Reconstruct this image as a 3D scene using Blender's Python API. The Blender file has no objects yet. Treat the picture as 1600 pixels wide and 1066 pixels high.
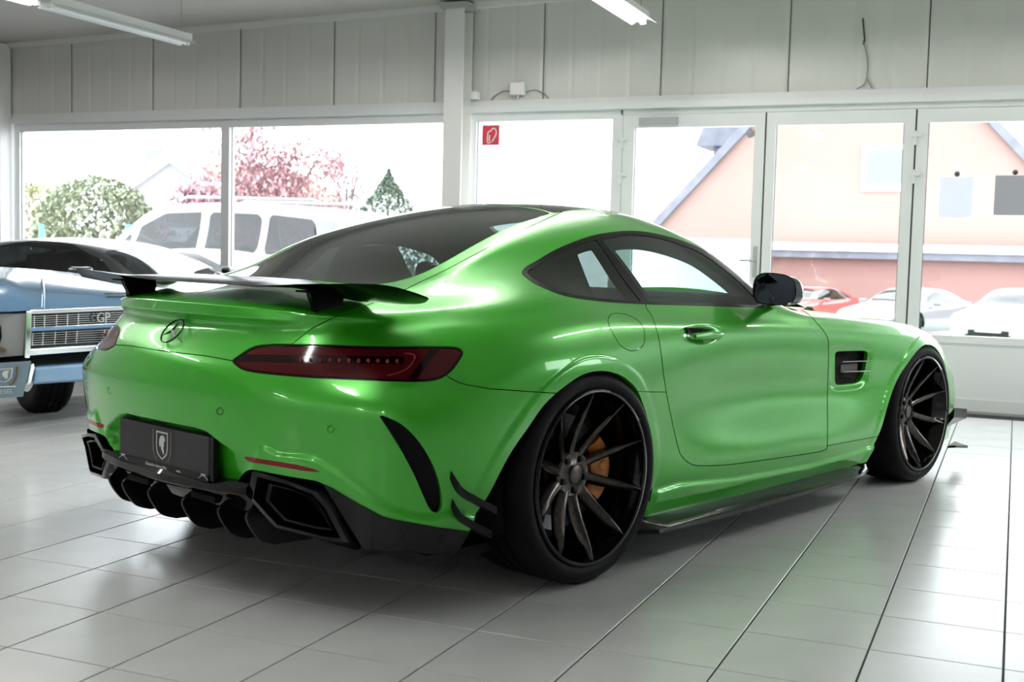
import bpy, bmesh, math, random
import numpy as np
from mathutils import Vector, Matrix
random.seed(7)
SC = bpy.context.scene
COL = SC.collection
# ------------------------------------------------------------------ camera
# world: metres, X along the tile joints towards the window wall, Y to the left, Z up
FPX = 1860.54
CAM = np.array([-3.34955, 0.01976, 1.05990])
YAW, PITCH, ROLL = 0.39927, -0.07251, 0.02551
def cam_axes():
    y, p, r = YAW, PITCH, ROLL
    fw = np.array([math.cos(y)*math.cos(p), math.sin(y)*math.cos(p), math.sin(p)])
    rt = np.array([math.sin(y), -math.cos(y), 0.0]); up = np.cross(rt, fw)
    return math.cos(r)*rt + math.sin(r)*up, -math.sin(r)*rt + math.cos(r)*up, fw
AX = cam_axes()
cd = bpy.data.cameras.new('camera'); cam = bpy.data.objects.new('camera', cd); COL.objects.link(cam)
cd.sensor_fit = 'HORIZONTAL'; cd.sensor_width = 36.0; cd.lens = FPX/1600*36.0
cd.clip_start = 0.05; cd.clip_end = 400
cam.matrix_world = Matrix(((AX[0][0], AX[1][0], -AX[2][0], CAM[0]), (AX[0][1], AX[1][1], -AX[2][1], CAM[1]),
                           (AX[0][2], AX[1][2], -AX[2][2], CAM[2]), (0, 0, 0, 1)))
cd.dof.use_dof = True; cd.dof.focus_distance = 4.3; cd.dof.aperture_fstop = 5.0
SC.camera = cam
# ------------------------------------------------------------------ sky, exposure
SC.view_settings.view_transform = 'Standard'; SC.view_settings.look = 'None'
SC.view_settings.gamma = 1.0; SC.view_settings.use_curve_mapping = False
SC.view_settings.exposure = 0.88
W = bpy.data.worlds.new('overcast_sky'); SC.world = W; W.use_nodes = True
bg = W.node_tree.nodes['Background']; bg.inputs[0].default_value = (0.90, 0.95, 1.0, 1); bg.inputs[1].default_value = 4.4
SC.cycles.max_bounces = 10; SC.cycles.diffuse_bounces = 5; SC.cycles.glossy_bounces = 5
SC.cycles.transmission_bounces = 8; SC.cycles.transparent_max_bounces = 24
SC.cycles.caustics_reflective = False; SC.cycles.caustics_refractive = False
SC.cycles.sample_clamp_indirect = 6.0
SC.cycles.use_denoising = True
# ------------------------------------------------------------------ pixel -> ray (1600x1066 frame)
def ray(u, v):
    return AX[0]*((u-800)/FPX) - AX[1]*((v-533)/FPX) + AX[2]
def onX(u, v, X): r = ray(u, v); return CAM + r*((X-CAM[0])/r[0])
def onY(u, v, Y): r = ray(u, v); return CAM + r*((Y-CAM[1])/r[1])
def onZ(u, v, Z): r = ray(u, v); return CAM + r*((Z-CAM[2])/r[2])
CAR_LOC = np.array([0.5807, 2.17821, 0.0]); CAR_TH = -0.33755
_c, _s = math.cos(CAR_TH), math.sin(CAR_TH)
RC = np.array([[_c, _s, 0], [-_s, _c, 0], [0, 0, 1.0]])          # world -> car
CC_ = RC @ (CAM-CAR_LOC)
def cary(u, v, y): r = RC @ ray(u, v); return CC_ + r*((y-CC_[1])/r[1])
def carx(u, v, x): r = RC @ ray(u, v); return CC_ + r*((x-CC_[0])/r[0])
def carpix(P):
    P = np.asarray(P, float); D = (P-CC_) @ RC
    a, b, c = D @ AX[0], D @ AX[1], D @ AX[2]
    return np.stack([800+FPX*a/c, 533-FPX*b/c], -1)
# ------------------------------------------------------------------ materials
MATS = {}
def mat(name, col=(.8, .8, .8), rough=.5, metal=0.0, coat=0.0, coat_rough=.03, spec=.5, emit=None, estr=0.0, ior=1.5,
        noise=None, bump=None, trans=0.0):
    m = bpy.data.materials.new(name); m.use_nodes = True; MATS[name] = m
    nt = m.node_tree; b = nt.nodes['Principled BSDF']
    b.inputs['Base Color'].default_value = (*col, 1); b.inputs['Roughness'].default_value = rough
    b.inputs['Metallic'].default_value = metal; b.inputs['Coat Weight'].default_value = coat
    b.inputs['Coat Roughness'].default_value = coat_rough; b.inputs['Specular IOR Level'].default_value = spec
    b.inputs['IOR'].default_value = ior; b.inputs['Transmission Weight'].default_value = trans
    if emit: b.inputs['Emission Color'].default_value = (*emit, 1); b.inputs['Emission Strength'].default_value = estr
    if noise:   # (scale, second colour, contrast low, contrast high)
        sc_, c2, lo, hi = noise
        tc = nt.nodes.new('ShaderNodeTexCoord'); n = nt.nodes.new('ShaderNodeTexNoise'); n.inputs['Scale'].default_value = sc_
        n.inputs['Detail'].default_value = 4
        nt.links.new(tc.outputs['Object'], n.inputs['Vector'])
        r = nt.nodes.new('ShaderNodeValToRGB'); r.color_ramp.elements[0].position = lo; r.color_ramp.elements[1].position = hi
        r.color_ramp.elements[0].color = (*col, 1); r.color_ramp.elements[1].color = (*c2, 1)
        nt.links.new(n.outputs['Fac'], r.inputs['Fac']); nt.links.new(r.outputs['Color'], b.inputs['Base Color'])
    if bump:    # (scale, strength)
        tc = nt.nodes.new('ShaderNodeTexCoord'); n = nt.nodes.new('ShaderNodeTexNoise'); n.inputs['Scale'].default_value = bump[0]
        n.inputs['Detail'].default_value = 3
        nt.links.new(tc.outputs['Object'], n.inputs['Vector'])
        bp = nt.nodes.new('ShaderNodeBump'); bp.inputs['Strength'].default_value = bump[1]; bp.inputs['Distance'].default_value = .01
        nt.links.new(n.outputs['Fac'], bp.inputs['Height']); nt.links.new(bp.outputs['Normal'], b.inputs['Normal'])
    return m
def glass_mat(name, tint, ior=1.5, refl=1.0):
    """thin pane: transparent tint mixed with a mirror by Fresnel"""
    m = bpy.data.materials.new(name); m.use_nodes = True; MATS[name] = m
    nt = m.node_tree; nt.nodes.clear()
    out = nt.nodes.new('ShaderNodeOutputMaterial'); mix = nt.nodes.new('ShaderNodeMixShader')
    tr = nt.nodes.new('ShaderNodeBsdfTransparent'); tr.inputs[0].default_value = (*tint, 1)
    gl = nt.nodes.new('ShaderNodeBsdfGlossy'); gl.inputs['Roughness'].default_value = 0.0
    gl.inputs[0].default_value = (refl, refl, refl, 1)
    fr = nt.nodes.new('ShaderNodeFresnel'); fr.inputs[0].default_value = ior
    # the same reflectance from both sides of the thin sheet
    ge = nt.nodes.new('ShaderNodeNewGeometry'); mp = nt.nodes.new('ShaderNodeMapRange')
    mp.inputs['To Min'].default_value = ior; mp.inputs['To Max'].default_value = 1/ior
    nt.links.new(ge.outputs['Backfacing'], mp.inputs['Value']); nt.links.new(mp.outputs['Result'], fr.inputs[0])
    nt.links.new(fr.outputs[0], mix.inputs[0]); nt.links.new(tr.outputs[0], mix.inputs[1]); nt.links.new(gl.outputs[0], mix.inputs[2])
    nt.links.new(mix.outputs[0], out.inputs[0])
    return m
# ------------------------------------------------------------------ mesh helpers
class MB:
    """collects shapes, build() makes ONE mesh object"""
    def __init__(s): s.v = []; s.f = []
    def add(s, vs, fs):
        o = len(s.v); s.v += [tuple(map(float, p)) for p in vs]; s.f += [tuple(i+o for i in f) for f in fs]; return s
    def box(s, c, d, rz=0.0, R=None):
        hx, hy, hz = d[0]/2, d[1]/2, d[2]/2
        P = np.array([(-hx,-hy,-hz),(hx,-hy,-hz),(hx,hy,-hz),(-hx,hy,-hz),(-hx,-hy,hz),(hx,-hy,hz),(hx,hy,hz),(-hx,hy,hz)])
        if R is None and rz: R = np.array([[math.cos(rz),-math.sin(rz),0],[math.sin(rz),math.cos(rz),0],[0,0,1]])
        if R is not None: P = P @ np.asarray(R).T
        return s.add(P+np.array(c), [(0,3,2,1),(4,5,6,7),(0,1,5,4),(1,2,6,5),(2,3,7,6),(3,0,4,7)])
    def box2(s, a, b):
        a = np.array(a, float); b = np.array(b, float); return s.box((a+b)/2, np.abs(b-a))
    def grid(s, P, closed_u=False, closed_v=False, flip=False):
        P = np.asarray(P, float); n, m = P.shape[:2]; fs = []
        for i in range(n if closed_u else n-1):
            for j in range(m if closed_v else m-1):
                q = (i*m+j, ((i+1) % n)*m+j, ((i+1) % n)*m+(j+1) % m, i*m+(j+1) % m)
                fs.append(q[::-1] if flip else q)
        return s.add(P.reshape(-1, 3), fs)
    def tube(s, path, r, n=8, cap=True):
        path = np.asarray(path, float); rr = np.broadcast_to(r, len(path)); rings = []
        for i, p in enumerate(path):
            t = path[min(i+1, len(path)-1)]-path[max(i-1, 0)]; t = t/np.linalg.norm(t)
            a = np.cross(t, (0, 0, 1)) if abs(t[2]) < .95 else np.cross(t, (1, 0, 0)); a /= np.linalg.norm(a); b = np.cross(t, a)
            rings.append([p+rr[i]*(math.cos(k)*a+math.sin(k)*b) for k in np.linspace(0, 2*math.pi, n, endpoint=False)])
        o = len(s.v); s.grid(rings, closed_v=True, flip=True)
        if cap:
            s.f.append(tuple(o+k for k in range(n))); s.f.append(tuple(o+(len(path)-1)*n+k for k in reversed(range(n))))
        return s
    def lathe(s, prof, n=48, axis='y', c=(0, 0, 0), closed=False):
        """prof: (radius, offset along axis)"""
        rings = []
        for k in range(n):
            a = 2*math.pi*k/n; ca, sa = math.cos(a), math.sin(a)
            if axis == 'y': rings.append([(c[0]+r*ca, c[1]+h, c[2]+r*sa) for r, h in prof])
            elif axis == 'z': rings.append([(c[0]+r*ca, c[1]+r*sa, c[2]+h) for r, h in prof])
            else: rings.append([(c[0]+h, c[1]+r*ca, c[2]+r*sa) for r, h in prof])
        return s.grid(rings, closed_u=True, closed_v=closed)
    def prism(s, poly, d):
        """closed polygon (3-D points) extruded along vector d"""
        P = np.asarray(poly, float); n = len(P); Q = P+np.array(d)
        return s.add(np.vstack([P, Q]), [tuple(range(n))[::-1], tuple(range(n, 2*n))]+[(i, (i+1) % n, n+(i+1) % n, n+i) for i in range(n)])
    def build(s, name, m, parent=None, smooth=None, fix=True):
        me = bpy.data.meshes.new(name); me.from_pydata(s.v, [], s.f)
        if fix:
            b = bmesh.new(); b.from_mesh(me); bmesh.ops.recalc_face_normals(b, faces=b.faces); b.to_mesh(me); b.free()
        return obj(name, me, m, parent, smooth)
def obj(name, me, m, parent=None, smooth=None):
    o = bpy.data.objects.new(name, me); COL.objects.link(o)
    if m is not None: me.materials.append(MATS[m] if isinstance(m, str) else m)
    if parent is not None: o.parent = parent
    if smooth is not None:
        me.shade_smooth()
        if smooth < 179: me.set_sharp_from_angle(angle=math.radians(smooth))
    return o
def thing(name, label, cat, loc=(0, 0, 0), rz=0.0, group=None):
    o = bpy.data.objects.new(name, None); COL.objects.link(o); o.empty_display_size = .1
    o.location = tuple(map(float, loc)); o.rotation_euler = (0, 0, rz); o['label'] = label; o['category'] = cat
    if group: o['group'] = group
    return o
def tag(o, label, cat, group=None):
    o['label'] = label; o['category'] = cat
    if group: o['group'] = group
    return o
def struct(o, label=None):
    o['kind'] = 'structure'
    if label: o['label'] = label
    return o
def bevel(o, w, seg=2, ang=30):
    m = o.modifiers.new('bevel', 'BEVEL'); m.width = w; m.segments = seg; m.limit_method = 'ANGLE'; m.angle_limit = math.radians(ang)
    o.data.shade_smooth(); m.harden_normals = True
    return o
def spline(P, n=None, closed=False, sub=8):
    """Catmull-Rom through P"""
    P = np.asarray(P, float); N = len(P); out = []
    idx = range(N) if closed else range(N-1)
    for i in idx:
        if closed: p0, p1, p2, p3 = P[i-1], P[i], P[(i+1) % N], P[(i+2) % N]
        else:
            p1, p2 = P[i], P[i+1]; p0 = P[i-1] if i > 0 else 2*p1-p2; p3 = P[i+2] if i+2 < N else 2*p2-p1
        for t in np.linspace(0, 1, sub, endpoint=False):
            out.append(.5*(2*p1+(p2-p0)*t+(2*p0-5*p1+4*p2-p3)*t*t+(3*p1-p0-3*p2+p3)*t**3))
    if not closed: out.append(P[-1])
    out = np.array(out)
    if n:
        d = np.r_[0, np.cumsum(np.linalg.norm(np.diff(out, axis=0), axis=1))]
        s_ = np.linspace(0, d[-1], n); out = np.stack([np.interp(s_, d, out[:, k]) for k in range(out.shape[1])], 1)
    return out
# ------------------------------------------------------------------ materials
mat('car_green', (.036, .43, .012), .30, metal=.25, coat=1.0, coat_rough=.02)
mat('gloss_black', (.003, .003, .0035), .09, coat=.18, coat_rough=.02, spec=.22)
mat('wing_black', (.003, .003, .0035), .22, coat=.06, coat_rough=.02, spec=.06)
mat('satin_black', (.005, .005, .0055), .36, spec=.2)
mat('matte_black', (.006, .006, .0065), .8, spec=.15)
mat('dark_cabin', (.010, .010, .011), .8)
mat('seat_leather', (.018, .018, .020), .5)
mat('tyre_rubber', (.0065, .0065, .007), .6, spec=.12, bump=(90, .12))
mat('spoke_metal', (.060, .053, .050), .24, metal=.95, noise=(60, (.105, .092, .087), .35, .7))
mat('disc_steel', (.07, .07, .075), .35, metal=.9)
mat('bracket_steel', (.40, .40, .42), .4, metal=.8)
mat('caliper_gold', (.62, .20, .03), .35, coat=.6)
mat('chrome', (.86, .87, .89), .07, metal=1.0)
mat('lamp_red', (.060, .003, .005), .10, coat=.25, spec=.25)
mat('lamp_red_dark', (.010, .001, .0015), .12, coat=.25, spec=.25)
mat('lamp_glow', (.22, .012, .012), .45)
mat('mirror_dark', (.035, .042, .055), .03, metal=1.0)
mat('cap_dark', (.10, .09, .088), .35, metal=.9)
mat('reflector_red', (.25, .008, .015), .2, coat=.2, spec=.2)
mat('plate_black', (.012, .012, .014), .45)
mat('plate_white', (.55, .57, .60), .5)
mat('plate_gold', (.16, .11, .075), .5)
mat('plate_silver', (.62, .64, .62), .45)
glass_mat('tinted_glass', (.17, .185, .18))
glass_mat('door_glass', (.62, .78, .76))
glass_mat('window_glass', (.97, .985, .98), 1.45)
# ------------------------------------------------------------------ showroom
def paper_mat(name, col):
    """paper: part of the light passes through"""
    m = mat(name, col, .6); nt = m.node_tree; b = nt.nodes['Principled BSDF']; out = nt.nodes['Material Output']
    t = nt.nodes.new('ShaderNodeBsdfTranslucent'); t.inputs[0].default_value = (*col, 1); mx = nt.nodes.new('ShaderNodeMixShader'); mx.inputs[0].default_value = .4
    nt.links.new(b.outputs[0], mx.inputs[1]); nt.links.new(t.outputs[0], mx.inputs[2]); nt.links.new(mx.outputs[0], out.inputs[0])
mat('tile_grey', (.56, .575, .575), .24, noise=(5.0, (.62, .635, .63), .3, .8), bump=(140, .03))
mat('grout', (.022, .022, .025), .85)
mat('white_frame', (.74, .75, .75), .35)
mat('cladding', (.66, .65, .625), .45)
mat('cladding_groove', (.36, .37, .37), .6)
mat('beam_white', (.76, .755, .74), .4)
mat('ceiling_paint', (.58, .55, .52), .7)
mat('wall_paint', (.34, .34, .335), .7)
mat('wall_light', (.82, .82, .81), .7)
mat('dark_gap', (.08, .08, .085), .8)
mat('grey_fitting', (.40, .41, .41), .4)
mat('lamp_housing', (.74, .745, .74), .35)
mat('tube_lit', (.9, .9, .9), .3, emit=(1.0, .98, .95), estr=75.0)
mat('tube_off', (.80, .81, .82), .25)
mat('sign_red', (.62, .025, .06), .4)
mat('sign_white', (.85, .80, .76), .4)
paper_mat('poster_white', (.74, .75, .80))
paper_mat('poster_grey', (.42, .42, .44))
mat('rubber_brown', (.06, .045, .04), .6)
mat('cable_grey', (.30, .28, .26), .6)
WX = 5.82; YL = 9.50; YR = -5.6; XB = -7.5
PX, PY = .34785, .34371       # tile pitch
zc = lambda Y: 3.035+(9.4-Y)*.0207
# floor: dark grout bed and one tile per field
floor = struct(MB().box2((XB, YR, -.12), (WX, YL, -.004)).build('floor', 'grout'))
tm = {}
def tile_mesh(kind):
    me = bpy.data.meshes.new('tile'); hx, hy = PX/2-.0018, PY/2-.0028; c = .0012
    v = [(-hx, -hy, -.004), (hx, -hy, -.004), (hx, hy, -.004), (-hx, hy, -.004), (-hx, -hy, -c), (hx, -hy, -c), (hx, hy, -c), (-hx, hy, -c),
         (-hx+c, -hy+c, 0), (hx-c, -hy+c, 0), (hx-c, hy-c, 0), (-hx+c, hy-c, 0)]
    f = [(8, 9, 10, 11)]+[(a, b, b+4, a+4) for a, b in ((0, 1), (1, 2), (2, 3))]+[(3, 0, 4, 7)]+[(a, b, b+4, a+4) for a, b in ((4, 5), (5, 6), (6, 7))]+[(7, 4, 8, 11)]
    me.from_pydata(v, [], f); me.materials.append(MATS['tile_grey']); return me
TM = tile_mesh(0); cand = []; rest = MB()
for i in range(math.floor(XB/PX)+1, math.floor(WX/PX)):
    for j in range(math.floor(YR/PY)+1, math.floor(YL/PY)):
        c = np.array([(i+.5)*PX, (j+.5)*PY, 0]); D = c-CAM; dz = D @ AX[2]
        if dz > .4:
            u, v = 800+FPX*(D @ AX[0])/dz, 533-FPX*(D @ AX[1])/dz
            if -120 < u < 1720 and v < 1190: cand.append((dz, c)); continue
        cand.append((99+abs(dz), c))
cand.sort(key=lambda t: t[0])
rng = random.Random(3)
for k, (dz, c) in enumerate(cand):
    if k < 300 and dz < 90:
        o = bpy.data.objects.new('floor_tile', TM); COL.objects.link(o); o.parent = floor; o.location = tuple(c)
        o.rotation_euler = (rng.gauss(0, .0004), rng.gauss(0, .0004), 0)
    else:
        vs = np.array([v.co for v in TM.vertices])+c; rest.add(vs, [tuple(p.vertices) for p in TM.polygons])
ro = rest.build('floor_tiling', 'tile_grey', floor, fix=False); ro['kind'] = 'stuff'
# window wall
wf = struct(MB().box2((WX+.06, YR, 2.24), (WX+.20, YL, 3.6)).build('wall_front', 'dark_gap'))
for k in range(-5, 10):
    y0, y1 = .693+k*.9955-.9955, .693+k*.9955
    y0, y1 = max(y0, YR), min(y1, YL)
    if y1-y0 < .05: continue
    P = []
    for t in np.linspace(0, 1, 61):
        y = y0+.004+(y1-y0-.008)*t; e = 0.0
        for q in (.25, .5, .75): e = max(e, .006*math.exp(-((t-q)/.010)**2))
        for q in np.arange(.03, 1, .0476): e = max(e, .0012*math.exp(-((t-q)/.006)**2))
        x = WX+.012+e+(.012 if t in (0.0, 1.0) else 0)
        P.append([(x, y, 2.30), (x, y, 3.55)])
    MB().grid(P, flip=True).build('cladding_panel', 'cladding', wf, 60)
MB().box2((WX-.01, YR, 2.285), (WX+.10, YL, 2.335)).build('header_rail', 'white_frame', wf)
MB().box2((WX-.05, YR, 2.235), (WX+.10, YL, 2.287)).build('header_ledge', 'white_frame', wf)
# low wall under the fixed windows
struct(MB().box2((WX, 2.99, 0), (WX+.16, YL, .42)).build('wall_parapet', 'white_frame'))
def window(n, y0, y1, z0, z1, glass, label, mull=()):
    """y0 > y1; frame, optional mullions (y centre), panes"""
    w = struct(MB().box2((WX+.02, y0, z0), (WX+.09, y0-.07, z1)).build('window_%d' % n, 'white_frame')); w['label'] = label
    zt, zb = glass
    MB().box2((WX+.02, y0-.07, zt), (WX+.09, y1, z1)).build('frame_rail', 'white_frame', w)
    MB().box2((WX+.02, y0-.07, z0), (WX+.09, y1, zb)).build('frame_rail', 'white_frame', w)
    MB().box2((WX+.02, y1, zb), (WX+.09, y1+.07, zt)).build('frame_stile', 'white_frame', w)
    ed = [y0-.07]
    for m in mull:
        MB().box2((WX+.005, m+.045, zb), (WX+.09, m-.045, zt)).build('mullion', 'white_frame', w); ed += [m+.045, m-.045]
    ed.append(y1+.07)
    for a, b in zip(ed[::2], ed[1::2]):
        MB().box2((WX+.052, a, zb), (WX+.056, b, zt)).build('pane', 'window_glass', w)
        for s in ((a, a-.006), (b+.006, b)): MB().box2((WX+.046, s[0], zb), (WX+.05, s[1], zt)).build('gasket', 'dark_gap', w)
    return w
window(1, 9.40, 4.46, .42, 2.235, (2.165, .50), 'wide white-framed window with two panes left of the column', (6.815,))
window(2, 4.34, 3.00, .42, 2.235, (2.165, .50), 'white-framed window pane with the red sign')
def glazed_door(n, y0, y1, g0, g1, label):
    d = struct(MB().box2((WX+.02, y0-.004, .015), (WX+.085, g0, 2.19)).build('door_%d' % n, 'white_frame')); d['label'] = label
    MB().box2((WX+.02, g1, .015), (WX+.085, y1+.004, 2.19)).build('door_stile', 'white_frame', d)
    MB().box2((WX+.02, g0, 2.09), (WX+.085, g1, 2.19)).build('door_rail', 'white_frame', d)
    MB().box2((WX+.02, g0, .015), (WX+.085, g1, .10)).build('door_rail', 'white_frame', d)
    MB().box2((WX+.02, g0, .50), (WX+.085, g1, .555)).build('door_rail', 'white_frame', d)
    MB().box2((WX+.035, g0, .10), (WX+.07, g1, .50)).build('door_panel', 'white_frame', d)
    MB().box2((WX+.052, g0, .555), (WX+.056, g1, 2.09)).build('pane', 'window_glass', d)
    for a in (g0-.006, g1): MB().box2((WX+.046, a, .555), (WX+.05, a+.006, 2.09)).build('gasket', 'dark_gap', d)
    return d
struct(MB().box2((WX+.02, 3.00, 0), (WX+.09, 2.985, 2.235)).build('trim_1', 'white_frame'))
struct(MB().box2((WX+.02, 3.0, 2.195), (WX+.09, YR, 2.235)).build('trim_2', 'white_frame'))
d1 = glazed_door(1, 2.985, 1.845, 2.885, 1.925, 'white glazed door next to the window with the red sign')
d2 = glazed_door(2, 1.840, .755, 1.765, .835, 'white glazed door in the middle with the house window behind')
d3 = glazed_door(3, .750, -.36, .668, -.28, 'white glazed door with two sheets stuck on the pane')
d4 = glazed_door(4, -.365, -1.45, -.445, -1.37, 'white glazed door beyond the right edge')
for k_, y in enumerate((1.8425, .7525, -.3625)): MB().box2((WX+.035, y-.012, .02), (WX+.07, y+.012, 2.19)).build('door_seal', 'dark_gap', (d1, d2, d3)[k_])  # dark backing strips added to stop daylight leaking between the doors
for dd, y in ((d1, 2.985), (d3, .752)):
    for z in (1.98, 1.70):
        MB().box((WX+.008, y, z), (.028, .022, .10)).build('hinge', 'white_frame', dd)
        MB().box((WX+.004, y-.01, z+.02), (.03, .07, .026)).build('hinge_leaf', 'white_frame', dd)
MB().box2((WX-.02, 2.84, 2.10), (WX+.02, 2.53, 2.165)).build('door_closer', 'grey_fitting', d1)
MB().box2((WX+.01, 1.90, .93), (WX+.02, 1.87, 1.17)).build('lock_plate', 'grey_fitting', d1)
MB().tube([(WX+.01, 1.885, 1.06), (WX-.045, 1.885, 1.06), (WX-.045, 1.99, 1.06)], .009, 8).build('door_handle', 'grey_fitting', d1, 60)
tag(MB().lathe([(0, 0), (.035, 0), (.035, .003), (0, .003)], 24, 'x', (WX+.047, 1.965, 2.035)).build('round_sticker', 'poster_grey'), 'small round grey sticker at the top corner of a door pane', 'sticker')
struct(MB().box2((WX+.03, YR, 0), (WX+.09, -1.45, 2.2)).build('wall_front_end', 'white_frame'))
struct(MB().box2((WX-.0, -1.45, -.02), (WX+.3, 3.0, .014)).build('threshold', 'grey_fitting'))
# steel columns, ceiling, beams
col = struct(MB().box2((WX-.20, 4.475, 0), (WX-.185, 4.305, 3.08)).build('column_middle', 'beam_white'), 'white steel column between the windows')
MB().box2((WX-.185, 4.396, 0), (WX-.035, 4.384, 3.08)).build('column_web', 'beam_white', col)
MB().box2((WX-.035, 4.475, 0), (WX-.02, 4.305, 3.08)).build('column_flange', 'beam_white', col)
MB().box2((WX-.185, 4.475, .0), (WX-.035, 4.463, 3.08)).build('column_casing', 'beam_white', col)
MB().box((WX-.13, 4.39, 3.09), (.2, .24, .05)).build('column_bracket', 'grey_fitting', col)
MB().box((WX-.07, 4.25, 2.37), (.07, .06, .06)).build('junction_box', 'white_frame', col)
col2 = struct(MB().box2((WX-.16, 9.5, 0), (WX-.02, 9.40, 3.02)).build('column_corner', 'beam_white'), 'white steel column in the left corner')
for z in (2.78, 2.86): MB().lathe([(0, 0), (.012, 0), (.012, .01), (0, .01)], 10, 'x', (WX-.172, 9.43, z)).build('bolt', 'grey_fitting', col2)
struct(MB().add([(XB, YR, zc(YR)), (WX+.2, YR, zc(YR)), (WX+.2, YL, zc(YL)), (XB, YL, zc(YL)), (XB, YR, zc(YR)+.1), (WX+.2, YR, zc(YR)+.1), (WX+.2, YL, zc(YL)+.1), (XB, YL, zc(YL)+.1)],
     [(0, 3, 2, 1), (4, 5, 6, 7), (0, 1, 5, 4), (1, 2, 6, 5), (2, 3, 7, 6), (3, 0, 4, 7)]).build('ceiling', 'ceiling_paint'))
struct(MB().add([(x, y, zc(y)+dz) for y in (YL, YR) for x, dz in ((WX-.055, -.045), (WX+.012, -.045), (WX+.012, .0), (WX-.055, .0))],
     [(0, 1, 2, 3), (7, 6, 5, 4), (0, 4, 5, 1), (1, 5, 6, 2), (2, 6, 7, 3), (3, 7, 4, 0)]).build('trim_3', 'beam_white'))
struct(MB().box2((XB, YL, 0), (WX+.2, YL+.2, 3.6)).build('wall_left', 'wall_paint'))
struct(MB().box2((XB-.2, YR, 0), (XB, YL, 3.6)).build('wall_back', 'wall_light'))
# right-hand wall with its own row of windows
wr = struct(MB().box2((XB, YR-.2, 0), (WX+.2, YR, 1.35)).build('wall_right', 'wall_paint'))
MB().box2((XB, YR-.2, 2.55), (WX+.2, YR, 3.7)).build('wall_upper', 'wall_paint', wr)
for x in (2.2, 4.0, 5.78):
    MB().box2((x, YR-.14, 1.35), (x+.12, YR-.06, 2.55)).build('mullion', 'white_frame', wr)
MB().box2((2.2, YR-.11, 1.35), (WX+.2, YR-.105, 2.55)).build('pane', 'window_glass', wr)
MB().box2((XB, YR-.2, 1.35), (2.2, YR, 2.55)).build('wall_infill', 'wall_paint', wr)
# fluorescent battens hung on wires
def batten(x1, y, z, label, lit=True, ln=1.55):
    t = thing('batten_lamp', label, 'lamp', (x1, y, z), 0, 'fluorescent battens under the ceiling')
    MB().box2((-ln, -.032, .02), (0, .032, .075)).build('lamp_housing', 'lamp_housing', t)
    P = [[(x, yy, zz) for yy, zz in ((-.095, -.012), (-.032, .022), (.032, .022), (.095, -.012))] for x in (-ln-.005, .005)]
    MB().grid(P).build('reflector', 'lamp_housing', t)
    MB().tube([(-ln+.04, 0, -.002), (-.04, 0, -.002)], .014, 12).build('tube', 'tube_lit' if lit else 'tube_off', t, 60)
    for x in (-ln+.03, -.03): MB().box((x, 0, .002), (.03, .035, .04)).build('tube_holder', 'lamp_housing', t)
    for x in (-ln+.2, -.10): MB().tube([(x, 0, .07), (x, 0, zc(y)-z)], .003, 5).build('hanging_wire', 'cable_grey', t)
    return t
for y, x1, nm in ((6.36, 4.72, 'left'), (2.53, 4.86, 'mid'), (-1.4, 4.86, 'right')):
    for k in range({'left': 4, 'mid': 4, 'right': 2}[nm]):
        lab = {'left': ['unlit white batten lamp hanging at the upper left corner', 'lit batten lamp behind the unlit one at the upper left', 'third batten lamp of the left row, beyond the frame', 'fourth batten lamp of the left row, beyond the frame'],
               'mid': ['lit batten lamp hanging in front of the cladding at top centre', 'second batten lamp of the middle row, above the coupe', 'third batten lamp of the middle row, behind the coupe', 'last batten lamp of the middle row, beyond the frame'],
               'right': ['front batten lamp of the right row, beyond the frame', 'second batten lamp of the right row, beyond the frame']}[nm][k]
        batten(x1-k*1.62, y, 2.715, lab, lit=not (nm == 'left' and k == 0))
for k in range(3): batten(-5.9, 1.0+2.6*k, 2.715, 'batten lamp near the back wall, number %s from the right-hand wall' % ('one', 'two', 'three')[k])  # unseen lamps added to light the back wall as fill
batten(3.1, 8.6, 2.75, 'batten lamp cut off by the left edge near the ceiling', True, 1.2)
# small things on the wall
em = thing('emergency_light', 'small white box lamp standing on the ledge above the window', 'lamp', (WX-.05, 3.875, 2.335))
bevel(MB().box((0, 0, .085), (.07, .12, .105)).build('lamp_body', 'white_frame', em), .008)
MB().box((-.037, .006, .088), (.006, .085, .075)).build('lamp_lens', 'sign_white', em)
MB().tube([(0, 0, 0), (0, 0, .035)], .012, 8).build('lamp_foot', 'grey_fitting', em)
for sg in (1, -1):
    MB().tube(spline([(.03, .06*sg, .06), (.045, .14*sg, .075), (.05, .22*sg, .04), (.05, .255*sg, .003)], sub=6), .006, 6).build('lamp_cable', 'cable_grey', em)
cab = thing('loose_cable', 'thin loose cable hanging on the grey cladding above the doors', 'cable', (WX-.004, 1.13, 2.335))
MB().tube(spline([(0, .03, .52), (.0, .02, .44), (0, .01, .36), (-.004, .02, .33)], sub=6), .006, 6).build('cable_end', 'rubber_brown', cab)
MB().tube(spline([(-.004, .02, .36), (0, -.01, .25), (0, -.02, .16), (0, -.02, .08), (-.005, -.06, .005)], sub=6), .005, 6).build('cable_strand', 'cable_grey', cab)
MB().tube(spline([(0, -.02, .10), (0, .0, .04), (-.005, .05, .005)], sub=6), .005, 6).build('cable_strand', 'cable_grey', cab)
sg_ = thing('hose_sign', 'square red sign with a white hose symbol at the top of the window', 'sign', (WX+.048, 4.15, 2.055))
MB().box((0, 0, 0), (.004, .160, .170)).build('sign_plate', 'sign_red', sg_)
hp = spline([(0, -.005, -.06), (0, .028, -.06), (0, .024, .02), (0, .0, .035), (0, -.02, .055), (0, -.045, .045), (0, -.05, .01), (0, -.03, -.03), (0, -.012, -.055)], sub=6)
MB().tube(hp+np.array([-.003, 0, 0]), .005, 6).build('sign_symbol', 'sign_white', sg_)
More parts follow.
